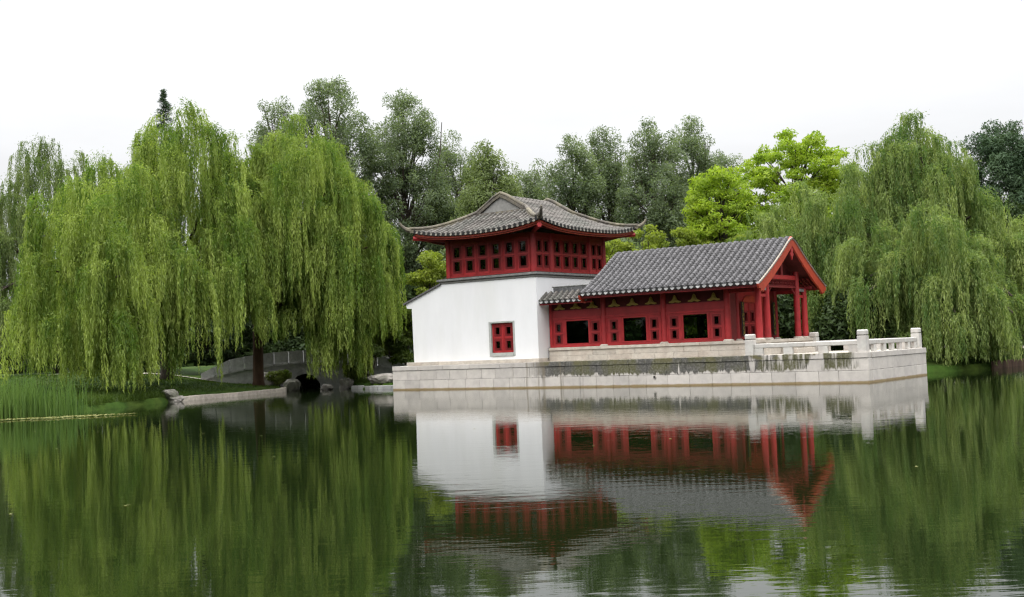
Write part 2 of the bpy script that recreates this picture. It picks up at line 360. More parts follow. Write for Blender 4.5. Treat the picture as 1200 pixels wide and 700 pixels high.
# ------------------------------------------------------------------ the setting: ground, water
POND = [(-95,10),(-40,7),(0,6),(40,7),(75,14),(90,40),(80,74),(60,84),(46,84),(38,80),(33,77),(29.2,72.6),(25.4,70),(21,69.6),(8,74),(-4,80),(-7.2,79.5),(-9.2,80.4),(-11.4,83.5),(-12.4,86),(-13.2,92),(-14,96),(-17,96),(-17,92),(-16.9,86.5),(-16.2,83),(-15.9,81.9),(-18.0,77),(-20.1,72),(-20.9,68),(-21.4,64),(-22.6,60),(-24.5,57.2),(-30,54.5),(-45,52),(-70,50),(-95,45)]
PP = np.array(POND, float)
def pond_dist(X, Y):
    """signed distance to the shoreline, positive on land"""
    P = np.stack([X, Y], -1); d = np.full(X.shape, 1e9); ins = np.zeros(X.shape, bool)
    for i in range(len(PP)):
        a, b = PP[i], PP[(i+1) % len(PP)]; ab = b-a
        t = np.clip(((P-a)@ab)/(ab@ab), 0, 1); q = a+t[..., None]*ab
        d = np.minimum(d, np.hypot(P[..., 0]-q[..., 0], P[..., 1]-q[..., 1]))
        c = ((a[1] > Y) != (b[1] > Y)); xx = a[0]+(Y-a[1])*(b[0]-a[0])/(b[1]-a[1]+1e-12); ins ^= c & (X < xx)
    return np.where(ins, -d, d)
def ground_z(X, Y):
    X = np.asarray(X, float); Y = np.asarray(Y, float); d = pond_dist(X, Y)
    und = .10*np.sin(X*.31+1)*np.sin(Y*.27)+.06*np.sin(X*.9+Y*.7)
    land = .30+np.minimum(d*.11, 1.45)+und*np.clip(d/4, 0, 1)
    return np.where(d > 0, land, np.maximum(-1.6, -.25+d*1.5))
def gz(x, y): return float(ground_z(np.array([x]), np.array([y]))[0])
def axis(lo, hi, step, far):
    fine = np.arange(lo, hi+.01, step); o = [];  s = step; x = hi
    while x < far: s *= 1.35; x += s; o.append(x)
    s = step; x = lo; o2 = []
    while x > -far: s *= 1.35; x -= s; o2.append(x)
    return np.array(o2[::-1]+list(fine)+o)
gx, gy = axis(-60, 60, .7, 1500), axis(-2, 130, .7, 1500)
GX, GY = np.meshgrid(gx, gy); GZ = ground_z(GX, GY)
nx, ny = len(gx), len(gy); I = np.arange(nx*ny).reshape(ny, nx)
gm = fast_mesh('ground', np.stack([GX, GY, GZ], -1).reshape(-1, 3), np.stack([I[:-1,:-1], I[:-1,1:], I[1:,1:], I[1:,:-1]], -1).reshape(-1, 4))
link('ground', gm, 'lawn', smooth=True, kind='structure')
b = MB(); b.add([(-100,3,0),(100,3,0),(100,108,0),(-100,108,0)], [(0,1,2,3)])
link('water', b.mesh('water'), 'pond_water', kind='structure')
def strip(name, pts, wdt, dz, m, thick=.03):
    """a path following the ground"""
    b = MB(); P = []
    for (x0, y0), (x1, y1) in zip(pts, pts[1:]):
        n = max(2, int(math.hypot(x1-x0, y1-y0)/1.2)); P += [(x0+(x1-x0)*i/n, y0+(y1-y0)*i/n) for i in range(n)]
    P.append(pts[-1]); vs = []
    for i, p in enumerate(P):
        a, c = P[max(0, i-1)], P[min(len(P)-1, i+1)]; t = Vector((c[0]-a[0], c[1]-a[1], 0)).normalized(); s = Vector((-t.y, t.x, 0))*wdt/2
        for k in (-1, 1):
            x, y = p[0]+s.x*k, p[1]+s.y*k; vs.append((x, y, gz(x, y)+dz))
    b.add(vs, [(2*i, 2*i+1, 2*i+3, 2*i+2) for i in range(len(P)-1)]); return link(name, b.mesh(name), m, kind='structure')
strip('footpath', [(-75,74),(-45,82),(-33,88.5),(-26,89.5),(-22,88.3)], 1.6, .07, 'path_gravel')
strip('footpath', [(-9.2,91),(-5,92),(3,94),(20,96)], 1.5, .07, 'path_gravel')
strip('footpath', [(28,84),(36,86),(50,90),(80,94)], 1.4, .07, 'path_gravel')

# stone kerb along the left bank, one object per stone, and the timber edging of the right bank
def edge_run(name, pts, ln, wdt, z0, z1, m, piece, jit=.02):
    th = bpy.data.objects.new(name, None); COL.objects.link(th); th.location = (*pts[0], 0); th['kind'] = 'structure'; base = Vector((*pts[0], 0))
    for (x0, y0), (x1, y1) in zip(pts, pts[1:]):
        L = math.hypot(x1-x0, y1-y0); n = max(1, round(L/ln)); t = Vector((x1-x0, y1-y0, 0))/L; s = Vector((-t.y, t.x, 0))
        for i in range(n):
            mb = MB(); l = L/n; mb.box(-l/2+.008, l/2-.008, -wdt/2, wdt/2, z0, z1+random.uniform(-jit, jit), c=.02)
            o = link(piece, mb.mesh(piece), m, th); o.location = Vector((x0, y0, 0))+t*(i+.5)*l-base; o.rotation_euler = (0, 0, math.atan2(t.y, t.x)+random.uniform(-.01, .01))
    return th
edge_run('kerb', [(-20.15,71.8),(-18.0,77),(-15.9,81.9)], 1.05, .45, -.5, .27, 'kerb_stone', 'kerb_stone')
edge_run('kerb', [(-15.9,82.1),(-16.3,84.3),(-16.9,86.2)], 1.05, .4, -.5, .27, 'kerb_stone', 'kerb_stone')
edge_run('kerb', [(-7.3,79.9),(-9.2,80.6),(-11.3,83.7)], 1.0, .4, -.5, .22, 'bridge_stone', 'kerb_stone')
edge_run('timber_edging', [(28.8,72.3),(33,77),(38,80)], .22, .16, -.6, .43, 'timber', 'stake', .05)

# ------------------------------------------------------------------ terrace
ter = Thing('stone_terrace', 'pale stone block terrace rising from the pond, streaked with dark algae', 'terrace', (-15, 0, 0), 'b')
b = MB(); b.box(-30.9, -.06, .06, 9.15, -1.6, 1.47); b.box(-30.9, -19.5, 9.151, 10.6, -1.6, 1.47); ter.part('core', b, 'mortar')
CO = [(-.45, .60), (.612, 1.215), (1.227, 1.5)]
for k, (z0, z1) in enumerate(CO):
    u = -30.95
    while u < -.02:
        l = random.uniform(1.0, 1.35) if k < 2 else random.uniform(1.6, 2.6)
        if u+l > -.55: l = -u
        pr = random.uniform(0, .012)
        b = MB(); b.box(u+.006, min(u+l, 0)-.006, -.03-pr if k == 2 else -pr, .45, z0, z1, c=.012); ter.part('stone_block', b, 'terrace_stone'); u += l
    v = .456
    while v < 9.1:
        l = random.uniform(1.3, 2.1) if k < 2 else 2.3
        if v+l > 8.7: l = 9.21-v
        pr = random.uniform(0, .012)
        b = MB(); b.box(-.45, (.03 if k == 2 else 0)+pr, v+.006, v+l-.006, z0, z1, c=.012); ter.part('stone_block', b, 'terrace_stone')
        b = MB(); b.box(-30.95-(.03 if k == 2 else 0)-pr, -30.5, v+.006, v+l-.006, z0, z1, c=.012); ter.part('stone_block', b, 'terrace_stone'); v += l
b = MB(); b.box(-30.49, -.46, .46, 9.14, 1.474, 1.497); ter.part('paving', b, 'stone_base')
b = MB(); b.tube([(-11.9, .1, .5), (-11.9, -.06, .5)], .085, 10); b.tube([(-11.9, -.055, .5), (-11.9, -.065, .5)], .06, 10, mi=1)
ter.part('drain_pipe', b, ['rock', 'tile_end_dark'])

# ------------------------------------------------------------------ balustrade (posts, rails, blocks)
bal = Thing('stone_balustrade', 'low pale stone balustrade with square capped posts at the terrace corner', 'balustrade', (-3.3, .32, 1.5), 'b')
def post(u, v):
    wd = .225
    b = MB(); b.box(u-wd, u+wd, v-wd, v+wd, 1.5, 2.30, c=.012); p = bal.part('post', b, 'stone_rail')
    b = MB(); b.box(u-wd+.02, u+wd-.02, v-wd+.02, v+wd-.02, 2.3, 2.315); b.box(u-wd-.005, u+wd+.005, v-wd-.005, v+wd+.005, 2.315, 2.61, c=.055); bal.part('post_cap', b, 'stone_rail', p)
PV = 8.75
for u, v in ((-6.32, .32), (-.34, .32), (-.34, PV), (-6.2, PV)): post(u, v)
def rail(x0, x1, y0, y1, z0=1.86, z1=2.10):
    b = MB(); b.box(x0, x1, y0, y1, z0, z1, c=.03); bal.part('rail', b, 'stone_rail')
rail(-6.09, -3.35, .22, .42); rail(-3.345, -.57, .22, .42); rail(-.44, -.24, .55, 4.6); rail(-.44, -.24, 4.605, PV-.23); rail(-5.97, -3.3, PV-.1, PV+.1); rail(-3.29, -.57, PV-.1, PV+.1)
for u in (-5.85, -4.24, -2.38, -.82):
    b = MB(); b.box(u-.25, u+.25, .23, .41, 1.5, 1.858, c=.015); bal.part('baluster', b, 'stone_rail')
for v in (.78, 1.8, 3.3, 4.55, 5.8, 7.2, 8.3):
    b = MB(); b.box(-.43, -.25, v-.2, v+.2, 1.5, 1.858, c=.015); bal.part('baluster', b, 'stone_rail')
for u in (-5.5, -4.2, -2.4, -.9):
    b = MB(); b.box(u-.25, u+.25, PV-.09, PV+.09, 1.5, 1.858, c=.015); bal.part('baluster', b, 'stone_rail')

# ------------------------------------------------------------------ roof tiles
def tile_row(path, lat, sp, tl=.27, r=None, mb=None):
    """one row of cover tiles with the pan tiles beside it, following path (list of Vectors); lat = unit sideways"""
    mb = mb or MB(); r = r or sp*.30; lat = Vector(lat).normalized()
    # resample
    d = [0]
    for a, c in zip(path, path[1:]): d.append(d[-1]+(c-a).length)
    n = max(1, round(d[-1]/tl)); S = []
    for i in range(n+1):
        x = d[-1]*i/n; k = 0
        while k < len(d)-2 and d[k+1] < x: k += 1
        f = (x-d[k])/max(d[k+1]-d[k], 1e-6); S.append(path[k].lerp(path[k+1], f))
    for i in range(n):
        a, c = S[i], S[i+1]; t = (c-a).normalized(); nn = lat.cross(t); nn = nn if nn.z > 0 else -nn
        j = random.uniform(-.008, .008); jr = random.uniform(.94, 1.06)
        va = []
        for q, rr, lift in ((a-t*.015, r*.9*jr, .0), (c+t*.02, r*1.04*jr, .006)):
            for g in (0, 45, 90, 135, 180):
                va.append(q+lat*(math.cos(R(g))*rr+j)+nn*(math.sin(R(g))*rr*1.25+lift+.01))
        lowc = len(va); va.append(c+t*.02+nn*.01)
        mb.add(va, [(k, k+1, k+6, k+5) for k in range(4)]+[(5,6,7,8,9)])
        # pan tile to one side: shallow trough, lower end raised over the next
        vp = []
        for q, lift in ((a, -.012), (c+t*.03, .022)):
            for x, h in ((sp*.5-sp*.36, .03), (sp*.5, -.005), (sp*.5+sp*.36, .03)):
                vp.append(q+lat*(x+j)+nn*(h+lift-.02))
        vp2 = [vp[3]-nn*.03, vp[4]-nn*.03, vp[5]-nn*.03]
        mb.add(vp+vp2, [(0,1,4,3),(1,2,5,4),(3,4,7,6),(4,5,8,7)], 1)
    return mb
def drip_mesh(sp):
    """hanging pale tongue at the mouth of a pan row, facing -y locally, plus the dark round end of the cover row beside it"""
    b = MB(); w_ = sp*.36
    w_ *= .88; pts = [(-w_, .02), (-w_*.92, -.05), (-w_*.5, -.10), (0, -.12), (w_*.5, -.10), (w_*.92, -.05), (w_, .02), (0, .0)]
    b.prism(pts, -.03, 0); return b.mesh('drip_tile')
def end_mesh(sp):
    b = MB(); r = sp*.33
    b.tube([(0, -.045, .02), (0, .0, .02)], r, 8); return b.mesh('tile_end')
def curve(p0, p1, sag, n=12, roundtop=0):
    """concave roof line from p0 (ridge: x,z) to p1 (eave)"""
    o = []
    for i in range(n+1):
        s = i/n; x = p0[0]+(p1[0]-p0[0])*s; z = p0[1]+(p1[1]-p0[1])*s-sag*4*s*(1-s); o.append((x, z))
    return o

# ------------------------------------------------------------------ hall (red pavilion)
hall = Thing('waterside_pavilion', 'long red timber pavilion with grey tiled gable roof and open porch beside the white tower', 'pavilion', (-13.3, 5.4, 1.5), 'b')
VF, VB, VC = 2.22, 8.58, 5.4
UA, UF, U1, U2, U3 = -6.63, -8.46, -12.38, -16.35, -20.12
ZB = 2.30
# stone base: core, three courses of stones
b = MB(); b.box(U3, UA+.42, VF-.2, VB+.3, 1.5, 2.28); hall.part('base_core', b, 'mortar')
u = -20.1; 
for k, (z0, z1) in enumerate(((1.5, 1.80), (1.806, 2.13), (2.136, 2.30))):
    u = -20.1
    while u < -6.1:
        l = random.uniform(1.2, 1.75) if k < 2 else random.uniform(1.8, 2.4)
        if u+l > -6.5: l = -6.15-u
        o_ = (.33, .30, .36)[k]+random.uniform(0, .008)
        b = MB(); b.box(u+.004, u+l-.004, VF-o_, VF+.3, z0, z1, c=.01); hall.part('base_stone', b, 'stone_base'); u += l
        if l <= .01: break
    v = VF+.31
    while v < VB+.3:
        l = min(random.uniform(1.2, 1.8), VB+.42-v)
        b = MB(); b.box(UA+.1, UA+.44+(.04 if k == 2 else 0), v+.004, v+l-.004, z0, z1, c=.01); hall.part('base_stone', b, 'stone_base'); v += l
b = MB(); b.box(U3, UA+.1, VF+.3, VB+.3, 2.28, 2.297); hall.part('floor', b, 'stone_base')
# two steps down from the porch to the terrace on the right
for i, (z0, z1) in enumerate(((1.5, 1.76), (1.77, 2.03))):
    b = MB(); b.box(UA+.45, UA+1.25-.38*i, 4.0, 6.8, z0, z1, c=.015); hall.part('step', b, 'stone_base')
def column(u, v, z1, r=.175, pad=True):
    if pad:
        b = MB(); b.tube([(u, v, 2.26), (u, v, 2.34), (u, v, 2.40)], [.30, .30, .22], 14); hall.part('column_base', b, 'stone_base')
    b = MB(); b.tube([(u, v, 2.38), (u, v, (2.4+z1)/2), (u, v, z1)], [r*1.02, r, r*.95], 16, cap=False); hall.part('column', b, 'red_paint', smooth=True)
for v in (VF, VF+1.07, VB-1.07, VB): column(UA, v, 5.15 if v in (VF, VB) else 6.1)
for u in (UF, U1, U2):
    column(u, VF, 5.12); column(u, VB, 5.12)
column(UF, 3.35, 5.1, .15); column(UF, 7.45+.1, 5.1, .15)
for v in (VF, VB):
    b = MB(); b.box(U3-.02, U3+.16, v-.1, v+.1, 2.3, 4.9, c=.01); hall.part('corner_post', b, 'red_paint')

def lattice_leaf(t, ua, ub, v, z0, z1, zs, face=-1, ow=.30, oh=.42, along='u', parent=None, name='window', m='red_paint'):
    """a shutter leaf from ua to ub with small square openings at heights zs; stiles, rails and infill as one red mesh, thin raised frames and glass as sub-parts"""
    th = .035; c = (ua+ub)/2
    def bx(mb, a0, a1, d0, d1, y0, y1, ch=0):
        lo, hi = sorted((v+face*d0, v+face*d1))
        if along == 'u': mb.box(a0, a1, lo, hi, y0, y1, ch)
        else: mb.box(lo, hi, a0, a1, y0, y1, ch)
    b = MB()
    x0, x1 = c-ow/2, c+ow/2
    bx(b, ua, x0, -th, th, z0, z1); bx(b, x1, ub, -th, th, z0, z1)
    ys = [z0]
    for zc in zs: ys += [zc-oh/2, zc+oh/2]
    ys.append(z1)
    for i in range(0, len(ys), 2): bx(b, x0, x1, -th, th, ys[i], ys[i+1])
    # raised outer stiles / rails
    s_ = .055
    bx(b, ua+.004, ua+s_, th, th+.03, z0, z1); bx(b, ub-s_, ub-.004, th, th+.03, z0, z1)
    bx(b, ua+s_, ub-s_, th, th+.03, z0, z0+s_); bx(b, ua+s_, ub-s_, th, th+.03, z1-s_, z1)
    zm = [(zs[i]+zs[i+1])/2 for i in range(len(zs)-1)]
    for q in zm: bx(b, ua+s_, ub-s_, th, th+.03, q-.04, q+.04)
    w = t.part(name, b, m, parent)
    for zc in zs:
        b = MB(); f = .035
        for g in (.0, .085):
            X0, X1, Z0, Z1 = x0-g, x1+g, zc-oh/2-g*.9, zc+oh/2+g*.9
            if X0-f < ua+s_+.01: continue
            mt = .022 if g else .05
            bx(b, X0-f, X0, th, th+mt, Z0-f, Z1+f); bx(b, X1, X1+f, th, th+mt, Z0-f, Z1+f); bx(b, X0, X1, th, th+mt, Z0-f, Z0); bx(b, X0, X1, th, th+mt, Z1, Z1+f)
        t.part('frame', b, 'dark_red', w)
        b = MB(); bx(b, x0, x1, -.008, .008, zc-oh/2, zc+oh/2); t.part('pane', b, 'window_glass', w)
    return w
# bays of the long sides
WIN = [(U3+.16, U2-.16, -18.97, -17.42), (U2+.16, U1-.16, -15.02, -13.54), (U1+.16, UF-.16, -11.15, -9.68)]
for face, v in ((-1, VF), (1, VB)):
    for a, e, w0, w1 in WIN:
        lo, hi = sorted((v, v+face*.06))
        lattice_leaf(hall, a+.02, w0-.11, v, 2.46, 3.95, (2.80, 3.47), face, .27, .42)
        lattice_leaf(hall, w1+.11, e-.02, v, 2.46, 3.95, (2.80, 3.47), face, .27, .42)
        b = MB(); b.box(w0-.1, w0, v-.06, v+.06, 2.46, 3.95, .008); b.box(w1, w1+.1, v-.06, v+.06, 2.46, 3.95, .008); b.box(w0, w1, v-.06, v+.06, 3.85, 3.95, .008); b.box(w0, w1, v-.06, v+.06, 2.46, 2.52)
        wf = hall.part('picture_window', b, 'red_paint')
        b = MB(); b.box(w0, w1, v-.01, v+.01, 2.52, 3.85); hall.part('pane', b, 'window_glass', wf)
        b = MB(); lo2, hi2 = sorted((v-.07*face, v+face*.09)); b.box(a, e, lo2, hi2, 2.30, 2.45, .012); hall.part('sill', b, 'red_trim' if 0 else 'red_paint')
        b = MB(); lo2, hi2 = sorted((v-.06*face, v+face*.10)); b.box(a, e, lo2, hi2, 3.96, 4.07, .012); hall.part('lintel', b, 'red_paint')
        b = MB(); lo2, hi2 = sorted((v-.05*face, v+face*.035)); b.box(a, e, lo2, hi2, 4.075, 4.50); hall.part('frieze', b, 'red_paint')
        b = MB(); lo2, hi2 = sorted((v-.05*face, v+face*.07)); b.box(a, e, lo2, hi2, 4.505, 4.54, .006); hall.part('moulding', b, 'dark_red')
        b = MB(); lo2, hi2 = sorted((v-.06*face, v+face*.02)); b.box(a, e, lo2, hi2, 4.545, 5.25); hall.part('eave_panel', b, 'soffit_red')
        n = 3
        for k in range(n):
            uc = a+(e-a)*(k+.5)/n; vv = v+face*.021
            pr = [(-.42, 0), (-.40, .05), (-.22, .10), (-.13, .2), (-.09, .34), (0, .42), (.09, .34), (.13, .2), (.22, .10), (.40, .05), (.42, 0), (.2, -.03), (0, .02), (-.2, -.03)]
            b = MB(); b.prism([(uc+x*.9, 4.58+z) for x, z in pr], *sorted((vv, vv+face*.07)))
            b.prism([(uc+x*.35, 4.60+z*.6) for x, z in pr], *sorted((vv+face*.07, vv+face*.1)))
            hall.part('gilt_bracket', b, 'gold_paint')
# porch frieze, beams
for v in (VF, VB):
    b = MB(); b.box(UF+.17, UA-.17, v-.06, v+.06, 4.9, 5.1, .01); hall.part('beam', b, 'red_paint')
    b = MB(); b.box(U3, UA+.5, v-.09, v+.09, 5.125, 5.27, .01); hall.part('purlin', b, 'dark_red')
for a, e in ((VF+.17, VF+.9), (VB-.9, VB-.17)):
    b = MB(); b.box(UA-.07, UA+.07, a, e, 4.62, 4.78, .012); hall.part('beam', b, 'red_paint')
    b = MB(); b.box(UA-.1, UA+.1, a, e, 4.97, 5.14, .012); hall.part('beam', b, 'slate_cap')
b = MB(); b.box(UA-.1, UA+.1, VF+1.2, VB-1.2, 5.62, 5.86, .015); hall.part('beam', b, 'red_paint')
b = MB(); b.box(UA-.08, UA+.08, VF+.1, VB-.1, 5.16, 5.24); hall.part('beam', b, 'dark_red')
# open fretwork under the beam
b = MB(); y0, y1 = VF+1.24, VB-1.24
b.box(UA-.03, UA+.03, y0, y1, 5.57, 5.61); b.box(UA-.03, UA+.03, y0, y1, 5.26, 5.30)
n = 22
for i in range(n+1):
    y = y0+(y1-y0)*i/n; b.box(UA-.02, UA+.02, y-.014, y+.014, 5.20 if (i % 3 or i < 5 or i > n-5) else 5.3, 5.57)
for i in range(0, n, 2):
    y = y0+(y1-y0)*(i+.5)/n; b.box(UA-.018, UA+.018, y-.05, y+.14, 5.42, 5.45)
for s_ in (0, 1):
    for k in range(6):
        y = (y0+.1*k, y0+.1*(k+1)) if s_ == 0 else (y1-.1*(k+1), y1-.1*k); b.box(UA-.02, UA+.02, y[0], y[1], 4.78+.07*k, 4.82+.07*k+.05)
hall.part('fretwork', b, 'dark_red')
# end wall with doors and couplet boards
for a, e in ((VF+.17, 3.2), (VB-.87, VB-.17)):
    b = MB(); b.box(UF-.05, UF+.05, a, e, 2.3, 5.1); hall.part('wall_panel', b, 'dark_red')
for k in range(4):
    a = 3.98+k*.9; lattice_leaf(hall, a+.01, a+.89, UF, 2.38, 4.42, (2.85, 3.62), 1, .30, .46, along='v', name='door_leaf')
b = MB(); b.box(UF-.06, UF+.06, 3.51, 3.97, 2.3, 4.42); b.box(UF-.06, UF+.06, 7.6, 7.71, 2.3, 4.42); b.box(UF-.06, UF+.06, 3.51, 7.4, 4.43, 5.1); hall.part('door_frame', b, 'red_paint')
b = MB(); pl = [(4.05+.9*0, 4.5)]; A = []
for i in range(9): g = math.pi*i/8; A.append((4.95-.85*math.cos(g), 4.52+.30*math.sin(g)))
b.prism([(4.05, 4.44)]+[(4.05, 4.52)]+A[1:-1]+[(5.85, 4.52), (5.85, 4.44)], UF+.065, UF+.11, axis='x'); hall.part('plaque', b, 'red_trim')
def strokes(mb, v, z, s):
    for _ in range(7):
        a = random.choice((0, 0, 90, 90, 40, -40)); l = s*random.uniform(.3, .8); ca, sa = math.cos(R(a))*l/2, math.sin(R(a))*l/2; q = .011
        x, y = v+random.uniform(-.3, .3)*s, z+random.uniform(-.35, .35)*s
        n_ = Vector((-sa, ca)).normalized()*q if l else 0
        mb.prism([(x-ca-n_.x, y-sa-n_.y), (x+ca-n_.x, y+sa-n_.y), (x+ca+n_.x, y+sa+n_.y), (x-ca+n_.x, y-sa+n_.y)], UF+.225, UF+.231, axis='x')
for v in (3.74, 8.0):
    b = MB(); b.box(UF+.18, UF+.222, v-.17, v+.17, 2.52, 4.45, .008); cb = hall.part('couplet_board', b, 'black_lacquer')
    b = MB()
    for k in range(7): strokes(b, v, 2.70+.265*k, .24)
    hall.part('lettering', b, 'gold_paint', cb, kind='stuff')
# inside: ceiling and end wall towards the tower keep the room dim
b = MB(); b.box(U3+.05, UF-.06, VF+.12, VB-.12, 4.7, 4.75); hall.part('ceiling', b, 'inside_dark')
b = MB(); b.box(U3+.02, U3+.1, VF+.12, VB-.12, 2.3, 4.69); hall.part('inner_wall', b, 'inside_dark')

# roof of the hall
UL, UR, ZE, ZR, OV = -17.1, -5.84, 5.30, 8.02, 1.45
ov = VF-OV+.0
prof = curve((VC, ZR), (ov, ZE), .13, 14)
front = [(v, z) for v, z in prof]
full = [(2*VC-v, z) for v, z in reversed(prof)]+front[1:]
# soften the apex
full2 = []
for i, (v, z) in enumerate(full):
    full2.append((v, z-.16*math.exp(-((v-VC)/.28)**2)))
deck = MB(); th = .16
poly = full2+[(v, z-th) for v, z in reversed(full2)]
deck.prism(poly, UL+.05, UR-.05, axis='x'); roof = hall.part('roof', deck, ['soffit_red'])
topm = MB(); vs = []
for u in (UL, UR-.02): vs += [(u, v, z+.012) for v, z in full2]
n = len(full2); topm.add(vs, [(i, i+1, n+i+1, n+i) for i in range(n-1)]); hall.part('underlay', topm, 'tile_end_dark', roof)
SP = .376; NR = int((UR-UL)/SP); SP = (UR-UL)/NR
rows = [tile_row([Vector((0, v-VC, z+.02)) for v, z in full2], (1, 0, 0), SP, .26).mesh('tile_row') for _ in range(4)]
for m_ in rows: m_.materials.append(MATS['roof_tile']); m_.materials.append(MATS['roof_pan'])
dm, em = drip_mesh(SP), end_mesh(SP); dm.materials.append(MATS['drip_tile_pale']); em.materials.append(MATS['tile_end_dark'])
for i in range(NR):
    u = UL+SP*(i+.3)
    o = link('tile_row', rows[i % 4], [], roof); o.location = Vector((u, VC, 0))-hall.base+Vector((0, 0, random.uniform(-.008, .008)))
    for s_, v in ((1, ov), (-1, 2*VC-ov)):
        o = link('drip_tile', dm, [], roof); o.location = Vector((u+SP*.5, v-.03*s_, ZE+.035))-hall.base; o.rotation_euler = (R(-12)*s_ if s_ == 1 else R(12), random.uniform(-.08, .08), 0 if s_ == 1 else math.pi)
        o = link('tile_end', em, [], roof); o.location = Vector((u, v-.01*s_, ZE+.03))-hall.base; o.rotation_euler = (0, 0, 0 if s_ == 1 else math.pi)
for s_, v in ((1, ov), (-1, 2*VC-ov)):
    lo, hi = sorted((v+.05*s_, v+.11*s_)); b = MB(); b.box(UL+.1, UR-.16, lo, hi, ZE-.22, ZE-.02, .008); hall.part('fascia', b, 'red_paint', roof)
# rafters under the eaves
b = MB(); k = 0
for i in range(46):
    u = UL+.15+(UR-UL-.4)*i/45
    for s_ in (1, -1):
        a, c = (ov+.13, ZE-.11), (VF+.15, ZE+.47)
        va, vc_ = (a[0], c[0]) if s_ == 1 else (2*VC-a[0], 2*VC-c[0])
        b.add([(u-.04, va, a[1]-.1), (u+.04, va, a[1]-.1), (u+.04, va, a[1]), (u-.04, va, a[1]), (u-.04, vc_, c[1]-.1), (u+.04, vc_, c[1]-.1), (u+.04, vc_, c[1]), (u-.04, vc_, c[1])], [(0,1,2,3),(4,7,6,5),(0,4,5,1),(1,5,6,2),(2,6,7,3),(3,7,4,0)])
hall.part('rafters', b, 'dark_red', roof, kind='stuff')
# barge boards both ends, with notched tips, pale verge tiles and the hanging pendant
for uu, s_ in ((UR, 1), (UL, -1)):
    lo, hi = sorted((uu-.13*s_, uu-.02*s_))
    for side in (1, -1):
        top = [(v, z-.02) for v, z in front]
        depth = [.52 if i < len(top)-3 else .50 for i in range(len(top))]
        botm = []
        for i, (v, z) in enumerate(top): botm.append((v+.12*(i/len(top)), z-.55))
        tip = [(top[-1][0]-.12, top[-1][1]-.06), (top[-1][0]-.02, top[-1][1]-.28), (top[-1][0]+.14, top[-1][1]-.26), (top[-1][0]+.18, top[-1][1]-.42), (top[-1][0]+.42, top[-1][1]-.36), (top[-1][0]+.5, top[-1][1]-.46)]
        poly = top+tip+[(v, z) for v, z in reversed(botm[:-2])]
        if side == -1: poly = [(2*VC-v, z) for v, z in poly]
        poly[0] = (VC+(-.004 if side == 1 else .004), poly[0][1]-.02)
        poly[-1] = (VC+(-.004 if side == 1 else .004), poly[-1][1])
        b = MB(); b.prism(poly, lo, hi, axis='x'); hall.part('barge_board', b, 'red_trim', roof)
        vt = [(uu+.0*s_, v, z+.03) for v, z in (full2[14:] if side == 1 else full2[:15])]
        b = MB(); b.sweep(vt, [(-.06, -.05), (.03, -.05), (.03, .03), (0, .05), (-.06, .03)], Vector((1, 0, 0))); hall.part('verge_tile', b, 'verge_pale', roof)
    b = MB(); b.prism([(VC-.05, 7.42), (VC-.2, 7.28), (VC-.12, 7.1), (VC-.22, 6.98), (VC-.08, 6.85), (VC, 6.66), (VC+.08, 6.85), (VC+.22, 6.98), (VC+.12, 7.1), (VC+.2, 7.28), (VC+.05, 7.42)], *sorted((uu-.12*s_, uu-.05*s_)), axis='x'); hall.part('pendant', b, 'red_paint', roof)
# closed gable behind the porch beam
b = MB(); gv = [(VF+.9, 5.87), (VB-.9, 5.87), (VC+.5, 7.35), (VC-.5, 7.35)]; b.prism(gv, UA-.35, UA-.3, axis='x'); hall.part('gable_panel', b, 'soffit_red')
b = MB(); b.box(UA-.09, UA+.09, VC-.12, VC+.12, 5.87, 7.2, .01); hall.part('king_post', b, 'dark_red')

# small pent roof over the first bay, with its grey brick ridge wall
pent_u0, pent_u1 = -20.35, -16.55
pp = curve((2.05, 5.58), (1.22, 5.04), .02, 4)
b = MB(); b.prism(pp+[(v, z-.1) for v, z in reversed(pp)], pent_u0+.05, pent_u1, axis='x'); pent = hall.part('pent_roof', b, 'soffit_red')
pm = tile_row([Vector((0, v, z+.02)) for v, z in pp], (1, 0, 0), SP, .24).mesh('tile_row'); pm.materials.append(MATS['roof_tile_old']); pm.materials.append(MATS['roof_pan'])
i = 0; u = pent_u0+.12
while u < pent_u1-.2:
    o = link('tile_row', pm, [], pent); o.location = Vector((u, 0, 0))-hall.base
    o = link('drip_tile', dm, [], pent); o.location = Vector((u+SP*.5, 1.19, 5.06))-hall.base; o.rotation_euler = (R(-12), 0, 0)
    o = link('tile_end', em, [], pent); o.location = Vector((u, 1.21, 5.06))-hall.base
    u += SP
b = MB(); b.box(pent_u0+.1, pent_u1, 1.28, 1.34, 4.86, 5.0, .006); hall.part('fascia', b, 'red_paint', pent)
b = MB(); b.box(pent_u0+.62, pent_u1+.4, 2.08, 2.2, 5.5, 5.90); hall.part('ridge_core', b, 'pale_mortar', pent)
u = pent_u0+.63
while u < pent_u1+.3:
    b = MB(); b.box(u+.01, u+.64, 2.06, 2.10, 5.52, 5.86, .006); hall.part('ridge_brick', b, 'brick_grey', pent); u += .66
b = MB(); b.box(pent_u0+.55, pent_u1+.4, 2.02, 2.26, 5.905, 5.97, .015); hall.part('ridge_cap', b, 'slate_cap', pent)

